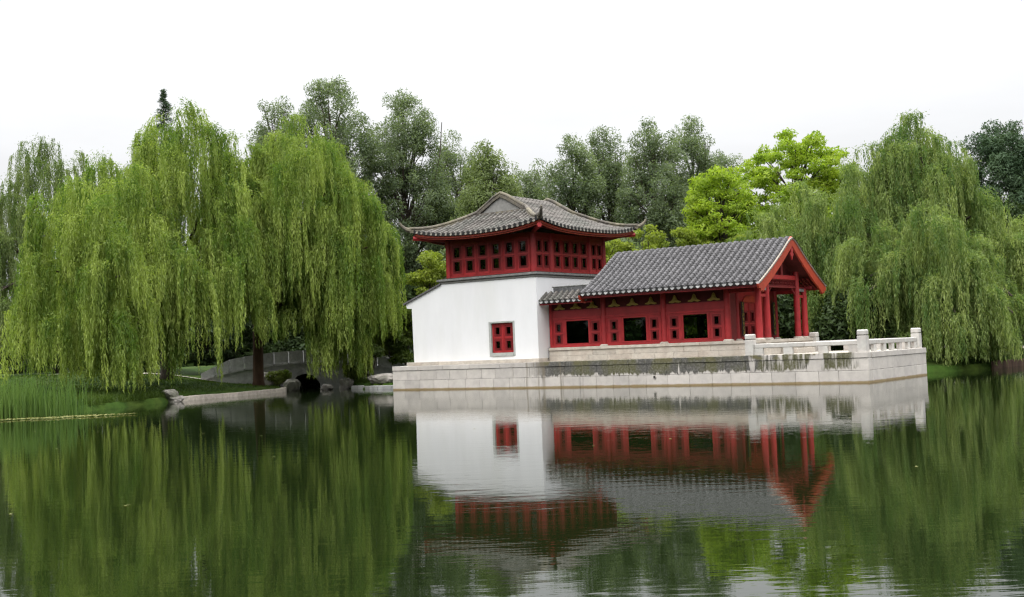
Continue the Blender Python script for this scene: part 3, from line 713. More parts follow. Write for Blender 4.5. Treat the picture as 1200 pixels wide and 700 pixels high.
# ------------------------------------------------------------------ tower
tow = Thing('corner_tower', 'two storey white walled tower with red lattice upper storey and upturned grey tiled roof', 'tower', (-25, 5.3, 1.5), 'b')
b = MB(); 
V0, V1 = .94, 9.64; TUL, TUR = -29.9, -20.19
u = -30.25
for zz0, zz1 in ((1.5, 1.72),):
    while u < -20.0:
        l = random.uniform(2.0, 3.2); l = min(l, -19.95-u)
        b = MB(); b.box(u+.004, u+l-.004, V0-.35, V0+.6, zz0, zz1, c=.012); tow.part('plinth_stone', b, 'stone_base'); u += l
b = MB(); b.box(-30.2, -20.2, V0+.61, V1+.2, 1.5, 1.70); tow.part('plinth_core', b, 'stone_base')
# white body with window opening
W0, W1, WZ0, WZ1 = -23.82, -21.88, 1.93, 4.04
b = MB(); TH_ = .45
b.prism([(TUL, 1.72), (W0, 1.72), (W0, 6.58), (-27.55, 6.58), (-30.45, 5.50), (-30.36, 5.20), (-29.95, 5.16), (TUL-.05, 5.0)], V0, V0+TH_)
b.prism([(W1, 1.72), (TUR, 1.72), (TUR, 6.58), (W1, 6.58)], V0, V0+TH_)
b.prism([(W0, 1.72), (W1, 1.72), (W1, WZ0), (W0, WZ0)], V0, V0+TH_); b.prism([(W0, WZ1), (W1, WZ1), (W1, 6.58), (W0, 6.58)], V0, V0+TH_)
b.box(TUR-.45, TUR, V0+TH_, V1, 1.72, 6.58)
b.box(TUL, TUL+.45, V0+TH_, V1, 1.72, 5.05); b.box(-27.5, TUR-.45, V1-.4, V1, 1.72, 6.58); b.box(TUL+.45, -27.502, V1-.4, V1, 1.72, 5.05)
b.box(-27.5, TUR-.45, V0+TH_, V1-.4, 6.4, 6.57)
tow.part('wall', b, 'white_plaster')
# window: stone surround, recess, red shutters
b = MB(); f = .16
b.box(W0-.005, W0+f, V0-.02, V0+.42, WZ0, WZ1, .008); b.box(W1-f*.8, W1+.005, V0-.02, V0+.42, WZ0, WZ1, .008); b.box(W0+f, W1-f*.8, V0-.02, V0+.42, WZ1-.1, WZ1+.005, .008); b.box(W0+f, W1-f*.8, V0-.05, V0+.42, WZ0-.005, WZ0+.2, .008)
ws = tow.part('window_surround', b, 'frame_stone')
mid = (W0+W1)/2+.02
for a, e in ((W0+f+.01, mid-.01), (mid+.01, W1-f*.8-.01)):
    lattice_leaf(tow, a, e, V0+.17, WZ0+.21, WZ1-.11, (2.62, 3.47), -1, .31, .42, name='shutter')
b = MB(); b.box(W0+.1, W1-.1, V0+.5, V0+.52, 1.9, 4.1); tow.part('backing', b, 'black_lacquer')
# side roof on the left (seen edge-on)
pl = [(-27.5, 6.62), (-30.62, 5.46)]
b = MB(); b.prism([(-27.45, 6.66), (-30.58, 5.53), (-30.60, 5.42), (-27.45, 6.55)], V0-.1, V1+.1); lr = tow.part('lean_to_roof', b, 'roof_tile')
# cornice
b = MB(); b.box(-27.58, TUR+.06, V0-.05, V1+.05, 6.585, 6.72, .012); tow.part('cornice', b, 'plaster_grey')
b = MB(); b.box(-27.72, TUR+.16, V0-.15, V1+.12, 6.725, 6.86, .02); tow.part('cornice', b, 'slate_cap')
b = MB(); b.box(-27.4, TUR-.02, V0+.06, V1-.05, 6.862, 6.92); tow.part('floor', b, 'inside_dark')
# upper storey
A0, A1, B0, B1, ZU = -27.19, -20.38, 1.12, 9.46, 6.92
ZT = 9.30
def upost(u, v, r=.16):
    b = MB(); b.tube([(u, v, ZU), (u, v, ZT)], r, 12, cap=False); tow.part('column', b, 'red_paint', smooth=True)
for u in (A0+.16, A1-.16):
    for v in (B0+.16, B1-.16): upost(u, v, .185)
vp = [B0, 3.15, 7.55, B1]
for u in (A0+.16, A1-.16):
    for v in vp[1:3]: upost(u, v, .16)
def urun(p0, p1, n, fixed, face, along):
    stp = (p1-p0)/n
    for k in range(n): lattice_leaf(tow, p0+k*stp+.008, p0+(k+1)*stp-.008, fixed, 7.04, 9.0, (7.62, 8.50), face, min(.44, stp*.46), .60, along=along)
    lo, hi = sorted((fixed-.06*face, fixed+.09*face))
    for z0, z1 in ((6.92, 7.03), (9.01, 9.32)):
        b = MB(); (b.box(p0, p1, lo, hi, z0, z1, .008) if along == 'u' else b.box(lo, hi, p0, p1, z0, z1, .008)); tow.part('sill' if z0 < 8 else 'lintel', b, 'red_paint')
for fx, fc in ((B0+.16, -1), (B1-.16, 1)): urun(A0+.35, A1-.35, 6, fx, fc, 'u')
for fx, fc in ((A1-.16, 1), (A0+.16, -1)):
    urun(B0+.35, 2.98, 2, fx, fc, 'v'); urun(3.32, 7.38, 4, fx, fc, 'v'); urun(7.72, B1-.35, 2, fx, fc, 'v')
# roof surface
UC, VCt, HA, HB, VG = -23.785, 5.29, 4.86, 5.55, 2.62
EZ = 9.42
EG = HB-VG
def g(e): return EZ+.40*e+.0265*e*e
LIFT = .46
def lift(u, v):
    a, c = abs(u-UC), abs(v-VCt); f = max(0, (a/HA))**7*max(0, (c/HB))**7; return LIFT*f
def lift2(ea, ec):  # distance from both eaves
    return LIFT*math.exp(-((ea+ec)/1.7)**1.2)
def zsurf(u, v):
    eu, ev = HA-abs(u-UC), HB-abs(v-VCt)
    e = min(eu, ev) if (ev < EG) else eu
    rnd_ = .12*math.exp(-((u-UC)/.3)**2)*(1 if e > HA-1.2 else 0)
    return g(max(e, 0))-rnd_+lift2(max(eu, 0), max(ev, 0))
b = MB(); bs = MB()
def grid(fn, na, nb, mb, mi=0):
    vs = [fn(i/na, j/nb) for i in range(na+1) for j in range(nb+1)]
    mb.add(vs, [(i*(nb+1)+j, i*(nb+1)+j+1, (i+1)*(nb+1)+j+1, (i+1)*(nb+1)+j) for i in range(na) for j in range(nb)], mi)
def main_fn(sg, dz):
    def f(s, t):
        e = HA*s; half = HB-e if e < EG else VG; 
        v = VCt+(2*t-1)*half; u = UC+sg*(HA-e); return (u, v, zsurf(u, v)+dz if e < HA else zsurf(u, v)+dz)
    return f
def skirt_fn(sg, dz):
    def f(s, t):
        e = EG*s*.999; half = HA-e; u = UC+(2*t-1)*half; v = VCt+sg*(HB-e)
        return (u, v, g(e)+lift2(HA-abs(u-UC), e)+dz)
    return f
for sg in (1, -1):
    grid(main_fn(sg, 0), 16, 24, b); grid(skirt_fn(sg, 0), 10, 24, b); grid(main_fn(sg, -.2), 12, 24, bs); grid(skirt_fn(sg, -.2), 8, 24, bs)
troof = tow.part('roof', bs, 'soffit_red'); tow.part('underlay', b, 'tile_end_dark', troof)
SPT = .385
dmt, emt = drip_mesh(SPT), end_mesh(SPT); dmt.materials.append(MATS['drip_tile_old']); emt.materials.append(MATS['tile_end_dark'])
def end_tiles(p, rot, lat, sp):
    for me, off, nm, tilt in ((dmt, sp*.5, 'drip_tile', R(-12)), (emt, 0, 'tile_end', 0)):
        q = Vector(p)+Vector(lat)*off; 
        if nm == 'drip_tile': q = Vector((q.x, q.y, p[2]+.015))
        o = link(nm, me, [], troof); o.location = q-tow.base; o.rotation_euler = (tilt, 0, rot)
for sg in (1, -1):
    n = int(2*HB/SPT); sp = 2*HB/n
    for i in range(n):
        v = VCt-HB+sp*(i+.5)
        emax = HA if abs(v-VCt) < VG-.1 else min(HA, HB-abs(v-VCt)-.12)
        if emax < .2: emax = .2
        path = [Vector((UC+sg*(HA-emax*(1-k/12)), v, 0)) for k in range(13)]
        for p in path: p.z = zsurf(p.x, p.y)+.02
        lat = (0, 1, 0)
        mb = tile_row(path, lat, sp, .24); tow.part('tile_row', mb, ['roof_tile_old', 'roof_pan'], troof)
        end_tiles((UC+sg*(HA+.01), v, path[-1].z+.02), R(90)*sg, lat, sp)
    n = int(2*HA/SPT); sp = 2*HA/n
    for i in range(n):
        u = UC-HA+sp*(i+.5); emax = max(.2, min(EG-.02, HA-abs(u-UC)-.12))
        path = [Vector((u, VCt+sg*(HB-emax*(1-k/10)), 0)) for k in range(11)]
        for p in path: ev = HB-abs(p.y-VCt); p.z = g(ev)+lift2(HA-abs(u-UC), ev)+.02
        mb = tile_row(path, (1, 0, 0), sp, .24); tow.part('tile_row', mb, ['roof_tile_old', 'roof_pan'], troof)
        end_tiles((u, VCt+sg*(HB+.01), path[-1].z+.02), 0 if sg == -1 else math.pi, (1, 0, 0), sp)
# fascia boards following the eaves, rafters, corner beams
for sg in (1, -1):
    p1 = [(UC+sg*(HA-.12), VCt+(2*t/20-1)*(HB-.1), 0) for t in range(21)]; p1 = [(x, y, g(0)+lift2(0, HB-abs(y-VCt))-.16) for x, y, z in p1]
    b = MB(); b.sweep(p1, [(-.04, -.12), (.04, -.12), (.04, .12), (-.04, .12)], Vector((1, 0, 0))); tow.part('fascia', b, 'red_trim', troof)
    p1 = [(UC+(2*t/20-1)*(HA-.1), VCt+sg*(HB-.12), 0) for t in range(21)]; p1 = [(x, y, g(0)+lift2(HA-abs(x-UC), 0)-.16) for x, y, z in p1]
    b = MB(); b.sweep(p1, [(-.04, -.12), (.04, -.12), (.04, .12), (-.04, .12)], Vector((0, 1, 0))); tow.part('fascia', b, 'red_trim', troof)
b = MB()
for sg in (1, -1):
    for k in range(40):
        v = VCt-HB+.3+(2*HB-.6)*k/39; l = lift2(0, HB-abs(v-VCt)); b.tube([(UC+sg*(HA-.2), v, EZ-.26+l), (UC+sg*3.3, v, EZ+.3)], .05, 5)
    for k in range(34):
        u = UC-HA+.3+(2*HA-.6)*k/33; l = lift2(HA-abs(u-UC), 0); b.tube([(u, VCt+sg*(HB-.2), EZ-.26+l), (u, VCt+sg*4.1, EZ+.3)], .05, 5)
tow.part('rafters', b, 'dark_red', troof, kind='stuff')
for su in (1, -1):
    for sv in (1, -1):
        b = MB(); a = Vector((UC+su*(HA-.02), VCt+sv*(HB-.02), EZ+LIFT-.36)); c = Vector((UC+su*(HA-1.6), VCt+sv*(HB-1.6), EZ-.1)); b.tube([c, (a+c)/2, a], [.13, .13, .15], 6); tow.part('corner_beam', b, 'red_paint', troof)
# gable walls, verge and hip ridges
for sv in (1, -1):
    vg = VCt+sv*VG
    hw = HA-EG
    top = []
    for k in range(13): x = -hw+2*hw*k/12; top.append((UC+x*.95, g(HA-abs(x))-.05-.10*math.exp(-(x/.3)**2)))
    b = MB(); b.prism([(UC-hw*.95, g(EG)-.25)]+top+[(UC+hw*.95, g(EG)-.25)], *sorted((vg-sv*.2, vg+sv*.04))); tow.part('gable_wall', b, 'plaster_grey', troof)
    b = MB(); b.sweep([(UC-hw-.05, vg+sv*.03, g(EG)+.04), (UC+hw+.05, vg+sv*.03, g(EG)+.04)], [(-.12, -.05), (.12, -.05), (.1, .1), (-.1, .1)], Vector((0, 1, 0))); tow.part('gable_ridge', b, 'ridge_grey', troof)
    # one moulded ridge: hip tip - hip - verge - apex - verge - hip - tip
    P, S = [], []
    def hip(su):
        q, s = [], []
        for k in range(13):
            e = -.12+(EG+.12)*k/12; uu = UC+su*(HA-e); v = VCt+sv*(HB-e); z = g(max(e, 0))+lift2(max(e, 0), max(e, 0))
            q.append(Vector((uu, v, z+.04))); s.append(Vector((-su*sv*1.0, 1.0, 0)).normalized()*1.0 if 0 else Vector((1, -su*sv, 0)).normalized())
        return q, s
    ql, sl = hip(-1); qr, sr = hip(1)
    verge = []
    for k in range(1, 24):
        x = -hw+2*hw*k/24; verge.append(Vector((UC+x, vg, g(HA-abs(x))+.04-.11*math.exp(-(x/.3)**2))))
    sideL = [Vector((1, -1*-1*-sv if 0 else sv, 0)).normalized() for _ in ql]
    sideR = [Vector((1, -sv, 0)).normalized() for _ in qr]
    sv_ = [Vector((0, -1 if 0 else 1, 0))*(sv) for _ in verge]
    # consistent lateral direction: rotate smoothly
    sideL = [Vector((sv*1.0, 1.0*1, 0)) for _ in ql]; sideR = [Vector((-sv*1.0, 1.0, 0)) for _ in qr]; sv_ = [Vector((0, 1, 0)) for _ in verge]
    # left hip runs along (+1, -sv): perpendicular is (sv, 1); right hip runs along (+1, +sv): perpendicular is (-sv, 1)
    P = ql+verge+qr[::-1]; S = [s.normalized() for s in sideL+sv_+sideR]
    for k in range(2, len(S)-2):   # blend at the joints
        pass
    S2 = [sum((S[max(0, min(len(S)-1, k+d))] for d in (-2, -1, 0, 1, 2)), Vector()).normalized() for k in range(len(S))]
    b = MB(); b.sweep(P, [(-.14, -.06), (.14, -.06), (.14, .10), (.09, .12), (.09, .19), (-.09, .19), (-.09, .12), (-.14, .10)], S2); rd = tow.part('ridge', b, 'ridge_grey', troof)
    b = MB(); b.sweep([p+Vector((0, 0, .21)) for p in P], [(-.14, -.03), (.14, -.03), (.13, .04), (.06, .10), (-.06, .10), (-.13, .04)], S2); tow.part('ridge_cap', b, 'slate_cap' if 0 else 'ridge_grey', rd)
    for su, q in ((-1, ql), (1, qr)):
        a = q[0]+Vector((0, 0, .12)); d = Vector((su, sv, 0)).normalized()
        pts = [a-d*.1, a+d*.15+Vector((0, 0, .04)), a+d*.34+Vector((0, 0, .15)), a+d*.5+Vector((0, 0, .31)), a+d*.61+Vector((0, 0, .5))]
        b = MB(); b.tube(pts, [.17, .15, .11, .085, .05], 7); tow.part('upturned_tip', b, 'ridge_grey', rd)

# ------------------------------------------------------------------ stone bridge
br = Thing('stone_bridge', 'small grey stone arch bridge with solid slab parapets behind the willows', 'bridge', (-15.5, 88, 0))
def deck_z(x):
    t = (x+15.5)/7.2; return 2.0-.85*t*t if abs(t) < 1.1 else .95
BY0, BY1 = 88.0, 93.0
ax, ar = -15.4, 1.12
for y0, y1, nm in ((BY0, BY0+.35, 'spandrel_wall'), (BY1-.35, BY1, 'spandrel_wall')):
    b = MB(); xs = [-23.2+15.4*i/30 for i in range(31)]
    for x0, x1 in zip(xs, xs[1:]):
        def lowz(x):
            d = abs(x-ax); return math.sqrt(max(0, (ar+.0)**2-d*d)) if d < ar else -1.2
        xa = [x0+(x1-x0)*k/4 for k in range(5)]
        for p, q in zip(xa, xa[1:]):
            b.add([(p, y0, lowz(p)), (q, y0, lowz(q)), (q, y0, deck_z(q)-.15), (p, y0, deck_z(p)-.15), (p, y1, lowz(p)), (q, y1, lowz(q)), (q, y1, deck_z(q)-.15), (p, y1, deck_z(p)-.15)], [(0,1,2,3),(4,7,6,5),(0,4,5,1),(3,2,6,7)])
    br.part(nm, b, 'bridge_stone')
b = MB()
for i in range(24):
    x0, x1 = -23.2+15.4*i/24, -23.2+15.4*(i+1)/24
    b.add([(x0, BY0+.02, deck_z(x0)-.14), (x1, BY0+.02, deck_z(x1)-.14), (x1, BY1-.02, deck_z(x1)-.14), (x0, BY1-.02, deck_z(x0)-.14), (x0, BY0+.02, deck_z(x0)-.02), (x1, BY0+.02, deck_z(x1)-.02), (x1, BY1-.02, deck_z(x1)-.02), (x0, BY1-.02, deck_z(x0)-.02)], [(0,3,2,1),(4,5,6,7),(0,1,5,4),(2,3,7,6)])
br.part('deck', b, 'bridge_stone')
b = MB()
for i in range(12):
    g0, g1 = math.pi*i/12, math.pi*(i+1)/12
    b.add([(ax+ar*math.cos(g0), BY0+.3, ar*math.sin(g0)), (ax+ar*math.cos(g1), BY0+.3, ar*math.sin(g1)), (ax+ar*math.cos(g1), BY1-.3, ar*math.sin(g1)), (ax+ar*math.cos(g0), BY1-.3, ar*math.sin(g0))], [(0,1,2,3)])
br.part('vault', b, 'mortar')
for i in range(9):
    g0, g1 = math.pi*i/9+.015, math.pi*(i+1)/9-.015; r1 = ar+.28
    b = MB(); b.prism([(ax+ar*math.cos(g0), ar*math.sin(g0)), (ax+r1*math.cos(g0), r1*math.sin(g0)), (ax+r1*math.cos(g1), r1*math.sin(g1)), (ax+ar*math.cos(g1), ar*math.sin(g1))], BY0-.05, BY0+.3); br.part('arch_stone', b, 'bridge_stone')
for yy in (BY0-.02, BY1-.22):
    for i in range(14):
        x0, x1 = -23.1+15.2*i/14+.04, -23.1+15.2*(i+1)/14-.04
        e = min(1, (i+1)/2.2, (14-i)/2.2); h0 = .35+.5*min(1, i/2.0, (14-i)/2.0); h1 = .35+.5*min(1, (i+1)/2.0, (13-i)/2.0)
        b = MB(); b.prism([(x0, deck_z(x0)+.02), (x1, deck_z(x1)+.02), (x1, deck_z(x1)+h1), (x0, deck_z(x0)+h0)], yy, yy+.24); br.part('parapet_slab', b, 'bridge_stone')
        b = MB(); b.prism([(x0, deck_z(x0)-.16), (x1, deck_z(x1)-.16), (x1, deck_z(x1)+.01), (x0, deck_z(x0)+.01)], yy-.06, yy+.3); br.part('string_course', b, 'bridge_stone')

# ------------------------------------------------------------------ rocks
def rock(name, label, loc, size, seed, m='rock', group=None, cat='rock'):
    rg = np.random.default_rng(seed); import bmesh
    bm = bmesh.new(); bmesh.ops.create_icosphere(bm, subdivisions=3, radius=1)
    ph = rg.uniform(0, 6, (6, 3)); fr = rg.uniform(1.2, 3.4, (6, 3))
    for v in bm.verts:
        p = np.array(v.co); d = sum(.10*math.sin(float(fr[k]@p+ph[k, 0])) for k in range(6)); q = np.round((p*(1+d))*3.2)/3.2*.45+p*(1+d)*.55
        v.co = Vector(q*np.array(size))
    me = bpy.data.meshes.new(name); bm.to_mesh(me); bm.free()
    o = link(name, me, m); o.location = loc; o.rotation_euler = (0, 0, rg.uniform(0, 6)); return tag(o, label, cat, group)
rock('rock', 'pale upright boulder at the near end of the stone kerb', (-20.55, 71.3, .42), (.5, .45, .36), 1)
rock('rock', 'small brown rock lying low against the water below the upright boulder', (-20.15, 71.0, .12), (.45, .35, .25), 2)
rock('rock', 'rounded grey boulder in the water beside the bridge arch', (-15.95, 85.4, .25), (.75, .6, .62), 3)
rock('rock', 'dark boulder on the bank left of the bridge arch', (-17.9, 86.6, .7), (.9, .7, .65), 4)
rock('rock', 'low flat stone right of the bridge arch', (-13.3, 84.6, .1), (.7, .5, .28), 5)
rock('rock', 'large grey slab of rock left of the terrace wall', (-8.9, 81.6, .62), (1.15, .6, .42), 6)
rock('rock', 'brown boulder on the shore between the bridge and the terrace', (-12.0, 84.9, .35), (.6, .5, .45), 8)

# ------------------------------------------------------------------ trees
def limb_path(a, c, sag=.0, n=6, rg=RNG):
    a, c = np.array(a, float), np.array(c, float); o = []
    for i in range(n+1):
        t = i/n; p = a+(c-a)*t; p[2] += sag*math.sin(math.pi*t)
        if 0 < i < n: p += rg.normal(0, .06, 3)*np.linalg.norm(c-a)*.12
        o.append(tuple(p))
    return o
def finish_tree(t, base, trunk_mb, C, A, B, leaf, bark, T=None):
    base = np.array(base); 
    t.part('trunk', trunk_mb, bark, smooth=True)
    me = leaves_mesh('crown', C-base, A, B, T); link('crown', me, leaf, t.o)
def willow(name, label, base, trunk_r, fork_z, lobes, leaf, bark, seed, dens=1.0, group=None):
    """lobes: (x, y, ztop, rx, ry, rz, zbot, n cascades)"""
    rg = np.random.default_rng(seed); t = Thing(name, label, 'tree', base, group=group)
    b = MB(); bx_, by_, bz_ = base; fk = (bx_+rg.normal(0, .3), by_+rg.normal(0, .3), fork_z)
    b.tube([(bx_, by_, bz_-.3), (bx_, by_, bz_+.4), ((bx_+fk[0])/2, (by_+fk[1])/2, (bz_+fork_z)/2), fk], [trunk_r*1.5, trunk_r*1.1, trunk_r, trunk_r*.9], 10)
    Cs, As, Bs, Ts = [], [], [], []
    for (lx, ly, zt, rx, ry, rz, zb, nc) in lobes:
        zc = zt-rz
        # main limbs into this lobe
        for k in range(4):
            a = rg.uniform(0, 2*math.pi); q = (lx+.55*rx*math.cos(a), ly+.55*ry*math.sin(a), zc+rz*rg.uniform(.0, .35))
            p = limb_path(fk, q, 1.2, 7, rg); b.tube(p, np.linspace(trunk_r*.5, .05, len(p)), 6, cap=False)
        nc = int(nc*1.45); nb = max(3, int(nc/6.5)); off_ = rg.uniform(0, 6.28); BO = []
        for k in range(nb):
            ct = 1-(k+.5)/nb*1.5+rg.normal(0, .05); ct = max(-.6, min(1, ct)); a = off_+k*2.39996+rg.normal(0, .15); st = math.sqrt(max(0, 1-ct*ct))
            BO.append((np.array([math.cos(a)*st, math.sin(a)*st, ct]), rg.uniform(.84, 1.06)))
        for k in range(int(nc*dens)):
            nb_, rb = BO[k % nb]; inner = rg.random() < .28
            nvec = unit(nb_+rg.normal(0, .10, 3)); ct = nvec[2]; a = math.atan2(nvec[1], nvec[0]); rr = rb*(rg.uniform(.5, .85) if inner else rg.uniform(.94, 1.03))
            p = np.array([lx, ly, zc])+nvec*np.array([rx, ry, rz])*rr
            oh = np.array([math.cos(a), math.sin(a), 0.]); side = np.array([-oh[1], oh[0], 0])
            # arched branchlet, then hanging strands
            ns = rg.integers(9, 16); arch = rg.uniform(.8, 1.9)
            room = p[2]-zb; tc_ = rg.uniform(-.30, .32)
            Lb = min(room*rg.uniform(.75, 1.0), rg.uniform(2.4, 5.2)+(4.5 if ct < .25 else 0)) if room > .4 else .3
            if Lb < .4: continue
            nbr = 3; bl = rg.normal(0, .42, nbr); bf = rg.uniform(0, 1, nbr); bL = rg.uniform(.66, 1.05, nbr)
            for s in range(ns):
                q_ = s % nbr; f = min(1, max(0, bf[q_]+rg.normal(0, .06))); lat = bl[q_]+rg.normal(0, .085)
                st0 = p+oh*(f-.6)*arch+side*lat+np.array([0, 0, .35*math.sin(f*math.pi)*arch*.6-.25*f*f*arch])
                L = Lb*bL[q_]*rg.uniform(.8, 1.05)
                if st0[2]-L < zb-.0: L = max(.3, st0[2]-zb-rg.uniform(0, .6))
                m = max(4, int(L/.092)); tt = (np.arange(m)+rg.random(m)*.6)/m
                dr = oh*(.35+rg.normal(0, .05))*min(1, L/3)+side*rg.normal(0, .05)
                sway = rg.normal(0, .05, 2); ph = rg.uniform(0, 6)
                X = st0[None]+dr[None]*(1-np.exp(-3*tt))[:, None]
                X[:, 2] -= L*tt; X[:, 0] += sway[0]*np.sin(4*tt+ph); X[:, 1] += sway[1]*np.sin(3*tt+ph)
                ang = rg.uniform(0, 2*math.pi, m); off = np.stack([np.cos(ang), np.sin(ang), np.zeros(m)], -1)
                w = .03+.07*np.sin(np.pi*np.clip(tt*.9+.1, 0, 1))
                Cn = X+off*w[:, None]
                ax_ = unit(off*rg.uniform(.1, .5, m)[:, None]+np.array([0, 0, -1.])+rg.normal(0, .12, (m, 3)))
                ln = rg.uniform(.09, .16, m)
                bb = unit(np.cross(ax_, rg.normal(0, 1, (m, 3))))*rg.uniform(.026, .042, m)[:, None]
                Cs.append(Cn); As.append(ax_*ln[:, None]); Bs.append(bb); Ts.append(tc_+rg.uniform(-.12, .12)+.22*tt)
            # a few leaves hugging the arch itself so that the top reads as twigs arching over
            m = 60; f = rg.uniform(0, 1, m); Cn = p[None]+oh[None]*((f-.6)*arch)[:, None]+side[None]*rg.normal(0, .4, m)[:, None]; Cn[:, 2] += .35*np.sin(f*math.pi)*arch*.6-.25*f*f*arch+rg.normal(0.05, .12, m)
            ax_ = unit(oh[None]*.8+rg.normal(0, .5, (m, 3))+np.array([0, 0, -.3])); Cs.append(Cn); As.append(ax_*.1); Bs.append(unit(np.cross(ax_, rg.normal(0, 1, (m, 3))))*.028); Ts.append(np.full(m, tc_))
    finish_tree(t, base, b, np.concatenate(Cs), np.concatenate(As), np.concatenate(Bs), leaf, bark, np.concatenate(Ts))
    return t
W_GR = 'weeping willows round the pond'
willow('willow_tree', 'largest weeping willow at the left shore, strands hanging to the water over the lawn', (-24.4, 84, gz(-24.4, 84)), .42, 5.5,
       [(-21.3, 71.6, 9.6, 1.3, 1.0, 3.5, 1.4, 22), (-21.6, 80, 19.2, 4.9, 5.0, 8.0, 4.6, 165), (-25.4, 69.8, 13.2, 3.2, 3.8, 6.2, .85, 90), (-22.5, 67.5, 11.8, 1.7, 2.0, 6, .5, 40), (-23.2, 73.5, 14.8, 3.4, 2.8, 6.5, 4.2, 65), (-26.6, 78, 16.4, 3.2, 4.0, 6, 2.8, 60), (-19.7, 72.6, 10.0, .9, .8, 3.0, .55, 16), (-17.6, 77, 12, 1.6, 2, 4.5, 2.6, 22), (-18.5, 81, 18.0, 2.7, 2.8, 6, 6, 60)],
       'willow_leaf', 'bark', 11, group=W_GR)
willow('willow_tree', 'rounded weeping willow in front of the stone bridge with brown trunk', (-18.1, 84.5, gz(-18.1, 84.5)), .36, 5,
       [(-14.9, 84, 18.9, 4.6, 4.6, 7.5, 5.6, 155), (-11.3, 83.5, 15.6, 2.9, 3.6, 6.5, 2.2, 80), (-12.0, 82.6, 9, 1.7, 1.3, 4.5, .3, 34), (-16.2, 81, 14.0, 3.2, 2.4, 5.5, 4.6, 60), (-14.6, 82, 10.5, 1.6, 1.4, 4, 3.4, 22), (-18.6, 81.5, 15.5, 2.4, 2.6, 6, 5.2, 30), (-9.9, 84, 13, 1.7, 2.4, 6, 3.2, 26)],
       'willow_leaf', 'bark_brown', 12, group=W_GR)
willow('willow_tree', 'tall peaked weeping willow behind the terrace, sweeping down to the water on the right', (28.5, 82, gz(28.5, 82)), .5, 5,
       [(27.4, 80, 16.8, 2.9, 3.0, 4.5, 7, 85), (27.0, 79.5, 15.6, 3.4, 4, 7, 3, 70), (24.8, 80, 15.1, 3.0, 4, 7, 3, 85), (22.2, 80, 13.8, 3.0, 4.2, 6.5, 2.5, 75), (19.4, 81, 12.5, 3.0, 4.0, 6, 2.2, 55), (16.8, 82, 11.0, 2.4, 3.5, 5, 2.0, 36), (29.5, 79.5, 14.4, 2.6, 4.0, 7, 2.2, 50), (31.4, 79.5, 11.6, 2.8, 4.2, 6, 2.0, 50), (34.6, 79.5, 9.8, 3.4, 3.8, 5, 2.2, 55), (38.5, 80.5, 9.2, 3.0, 3.6, 5, 2.4, 36), (25.8, 73.4, 10.6, 3.2, 2.8, 6, .12, 65), (28.6, 74.5, 9.2, 2.2, 2.4, 5.5, .5, 34), (22.6, 74.6, 9.8, 2.2, 2.2, 5, .9, 34), (27.0, 71.6, 7.4, 2.2, 1.6, 4, .08, 34), (29.6, 73.2, 6.8, 1.8, 1.4, 3.5, .4, 24)],
       'willow_leaf_cool', 'bark', 13, group=W_GR)
willow('willow_tree', 'pale distant willow rising behind the largest willow at the far left', (-38.5, 101, gz(-38.5, 101)), .4, 8,
       [(-38.6, 100, 22.3, 4.5, 4, 7, 12, 60), (-43.5, 98, 18, 3.6, 4, 7, 3, 50), (-36, 97, 17, 3.5, 3.5, 6, 9, 40), (-41, 94, 13.5, 4, 3, 6, 2, 60)],
       'willow_far_leaf', 'bark', 14, group=W_GR)

def tree(name, label, x, y, ztop, wdt, leaf, bark, seed, z0=None, nclump=70, per=330, cr=1.0, ls=.16, zlow=None, shape=1.0, trunk_r=.22, group=None, cat='tree', stems=1, flat=1.0, droop=0.0, asp=.5, taper=.0):
    rg = np.random.default_rng(seed); base = (x, y, gz(x, y)); H = ztop-base[2]; zl = zlow if zlow is not None else base[2]+H*.25
    t = Thing(name, label, cat, base, group=group); b = MB(); cl = []
    zc, hz = (zl+ztop)/2, (ztop-zl)/2
    for k in range(nclump):
        for _ in range(20):
            p = rg.uniform(-1, 1, 3); r = np.linalg.norm(p)
            if r < 1 and (r > .45 or rg.random() < .3): break
        q = np.array([x+p[0]*(wdt/2-cr*.5)*(1-taper*(p[2]*.5+.5)), y+p[1]*(wdt/2-cr*.5)*(1-taper*(p[2]*.5+.5)), zc+p[2]*(hz-cr*.45)]); cl.append(q)
    for s in range(stems):
        ox, oy = (rg.normal(0, wdt*.12), rg.normal(0, wdt*.1)) if stems > 1 else (0, 0)
        top = (x+ox*1.6, y+oy, base[2]+H*.86); p = limb_path((x+ox*.5, y+oy*.5, base[2]-.3), top, 0, 8, rg); b.tube(p, np.linspace(trunk_r, trunk_r*.18, len(p)), 8, cap=False)
    for q in cl[::2]:
        zz = max(base[2]+H*.12, q[2]-rg.uniform(.12, .3)*H); p = limb_path((x, y, zz), tuple(q), .15, 4, rg); b.tube(p, np.linspace(trunk_r*.35, .03, len(p)), 5, cap=False)
    Cs, As, Bs = [], [], []
    for q in cl:
        c_ = cr*rg.uniform(.55, 1.25); m = int(per*(c_/cr)**2)
        d = unit(rg.normal(0, 1, (m, 3))); r_ = rg.uniform(.25, 1, m)**.6; C = q+d*r_[:, None]*np.array([c_, c_, c_*.8*flat])
        C[:, 2] -= droop*(np.abs(d[:, 0])+np.abs(d[:, 1]))*c_
        nrm = unit(d*.6+rg.normal(0, .6, (m, 3))+np.array([0, 0, .5])); a_ = unit(np.cross(nrm, rg.normal(0, 1, (m, 3)))+np.array([0, 0, -.35])); l_ = ls*rg.uniform(.6, 1.3, m)
        Cs.append(C); As.append(a_*l_[:, None]); Bs.append(unit(np.cross(nrm, a_))*(l_*asp)[:, None])
    finish_tree(t, base, b, np.concatenate(Cs), np.concatenate(As), np.concatenate(Bs), leaf, bark); return t
PG = 'grey green poplars behind the buildings'
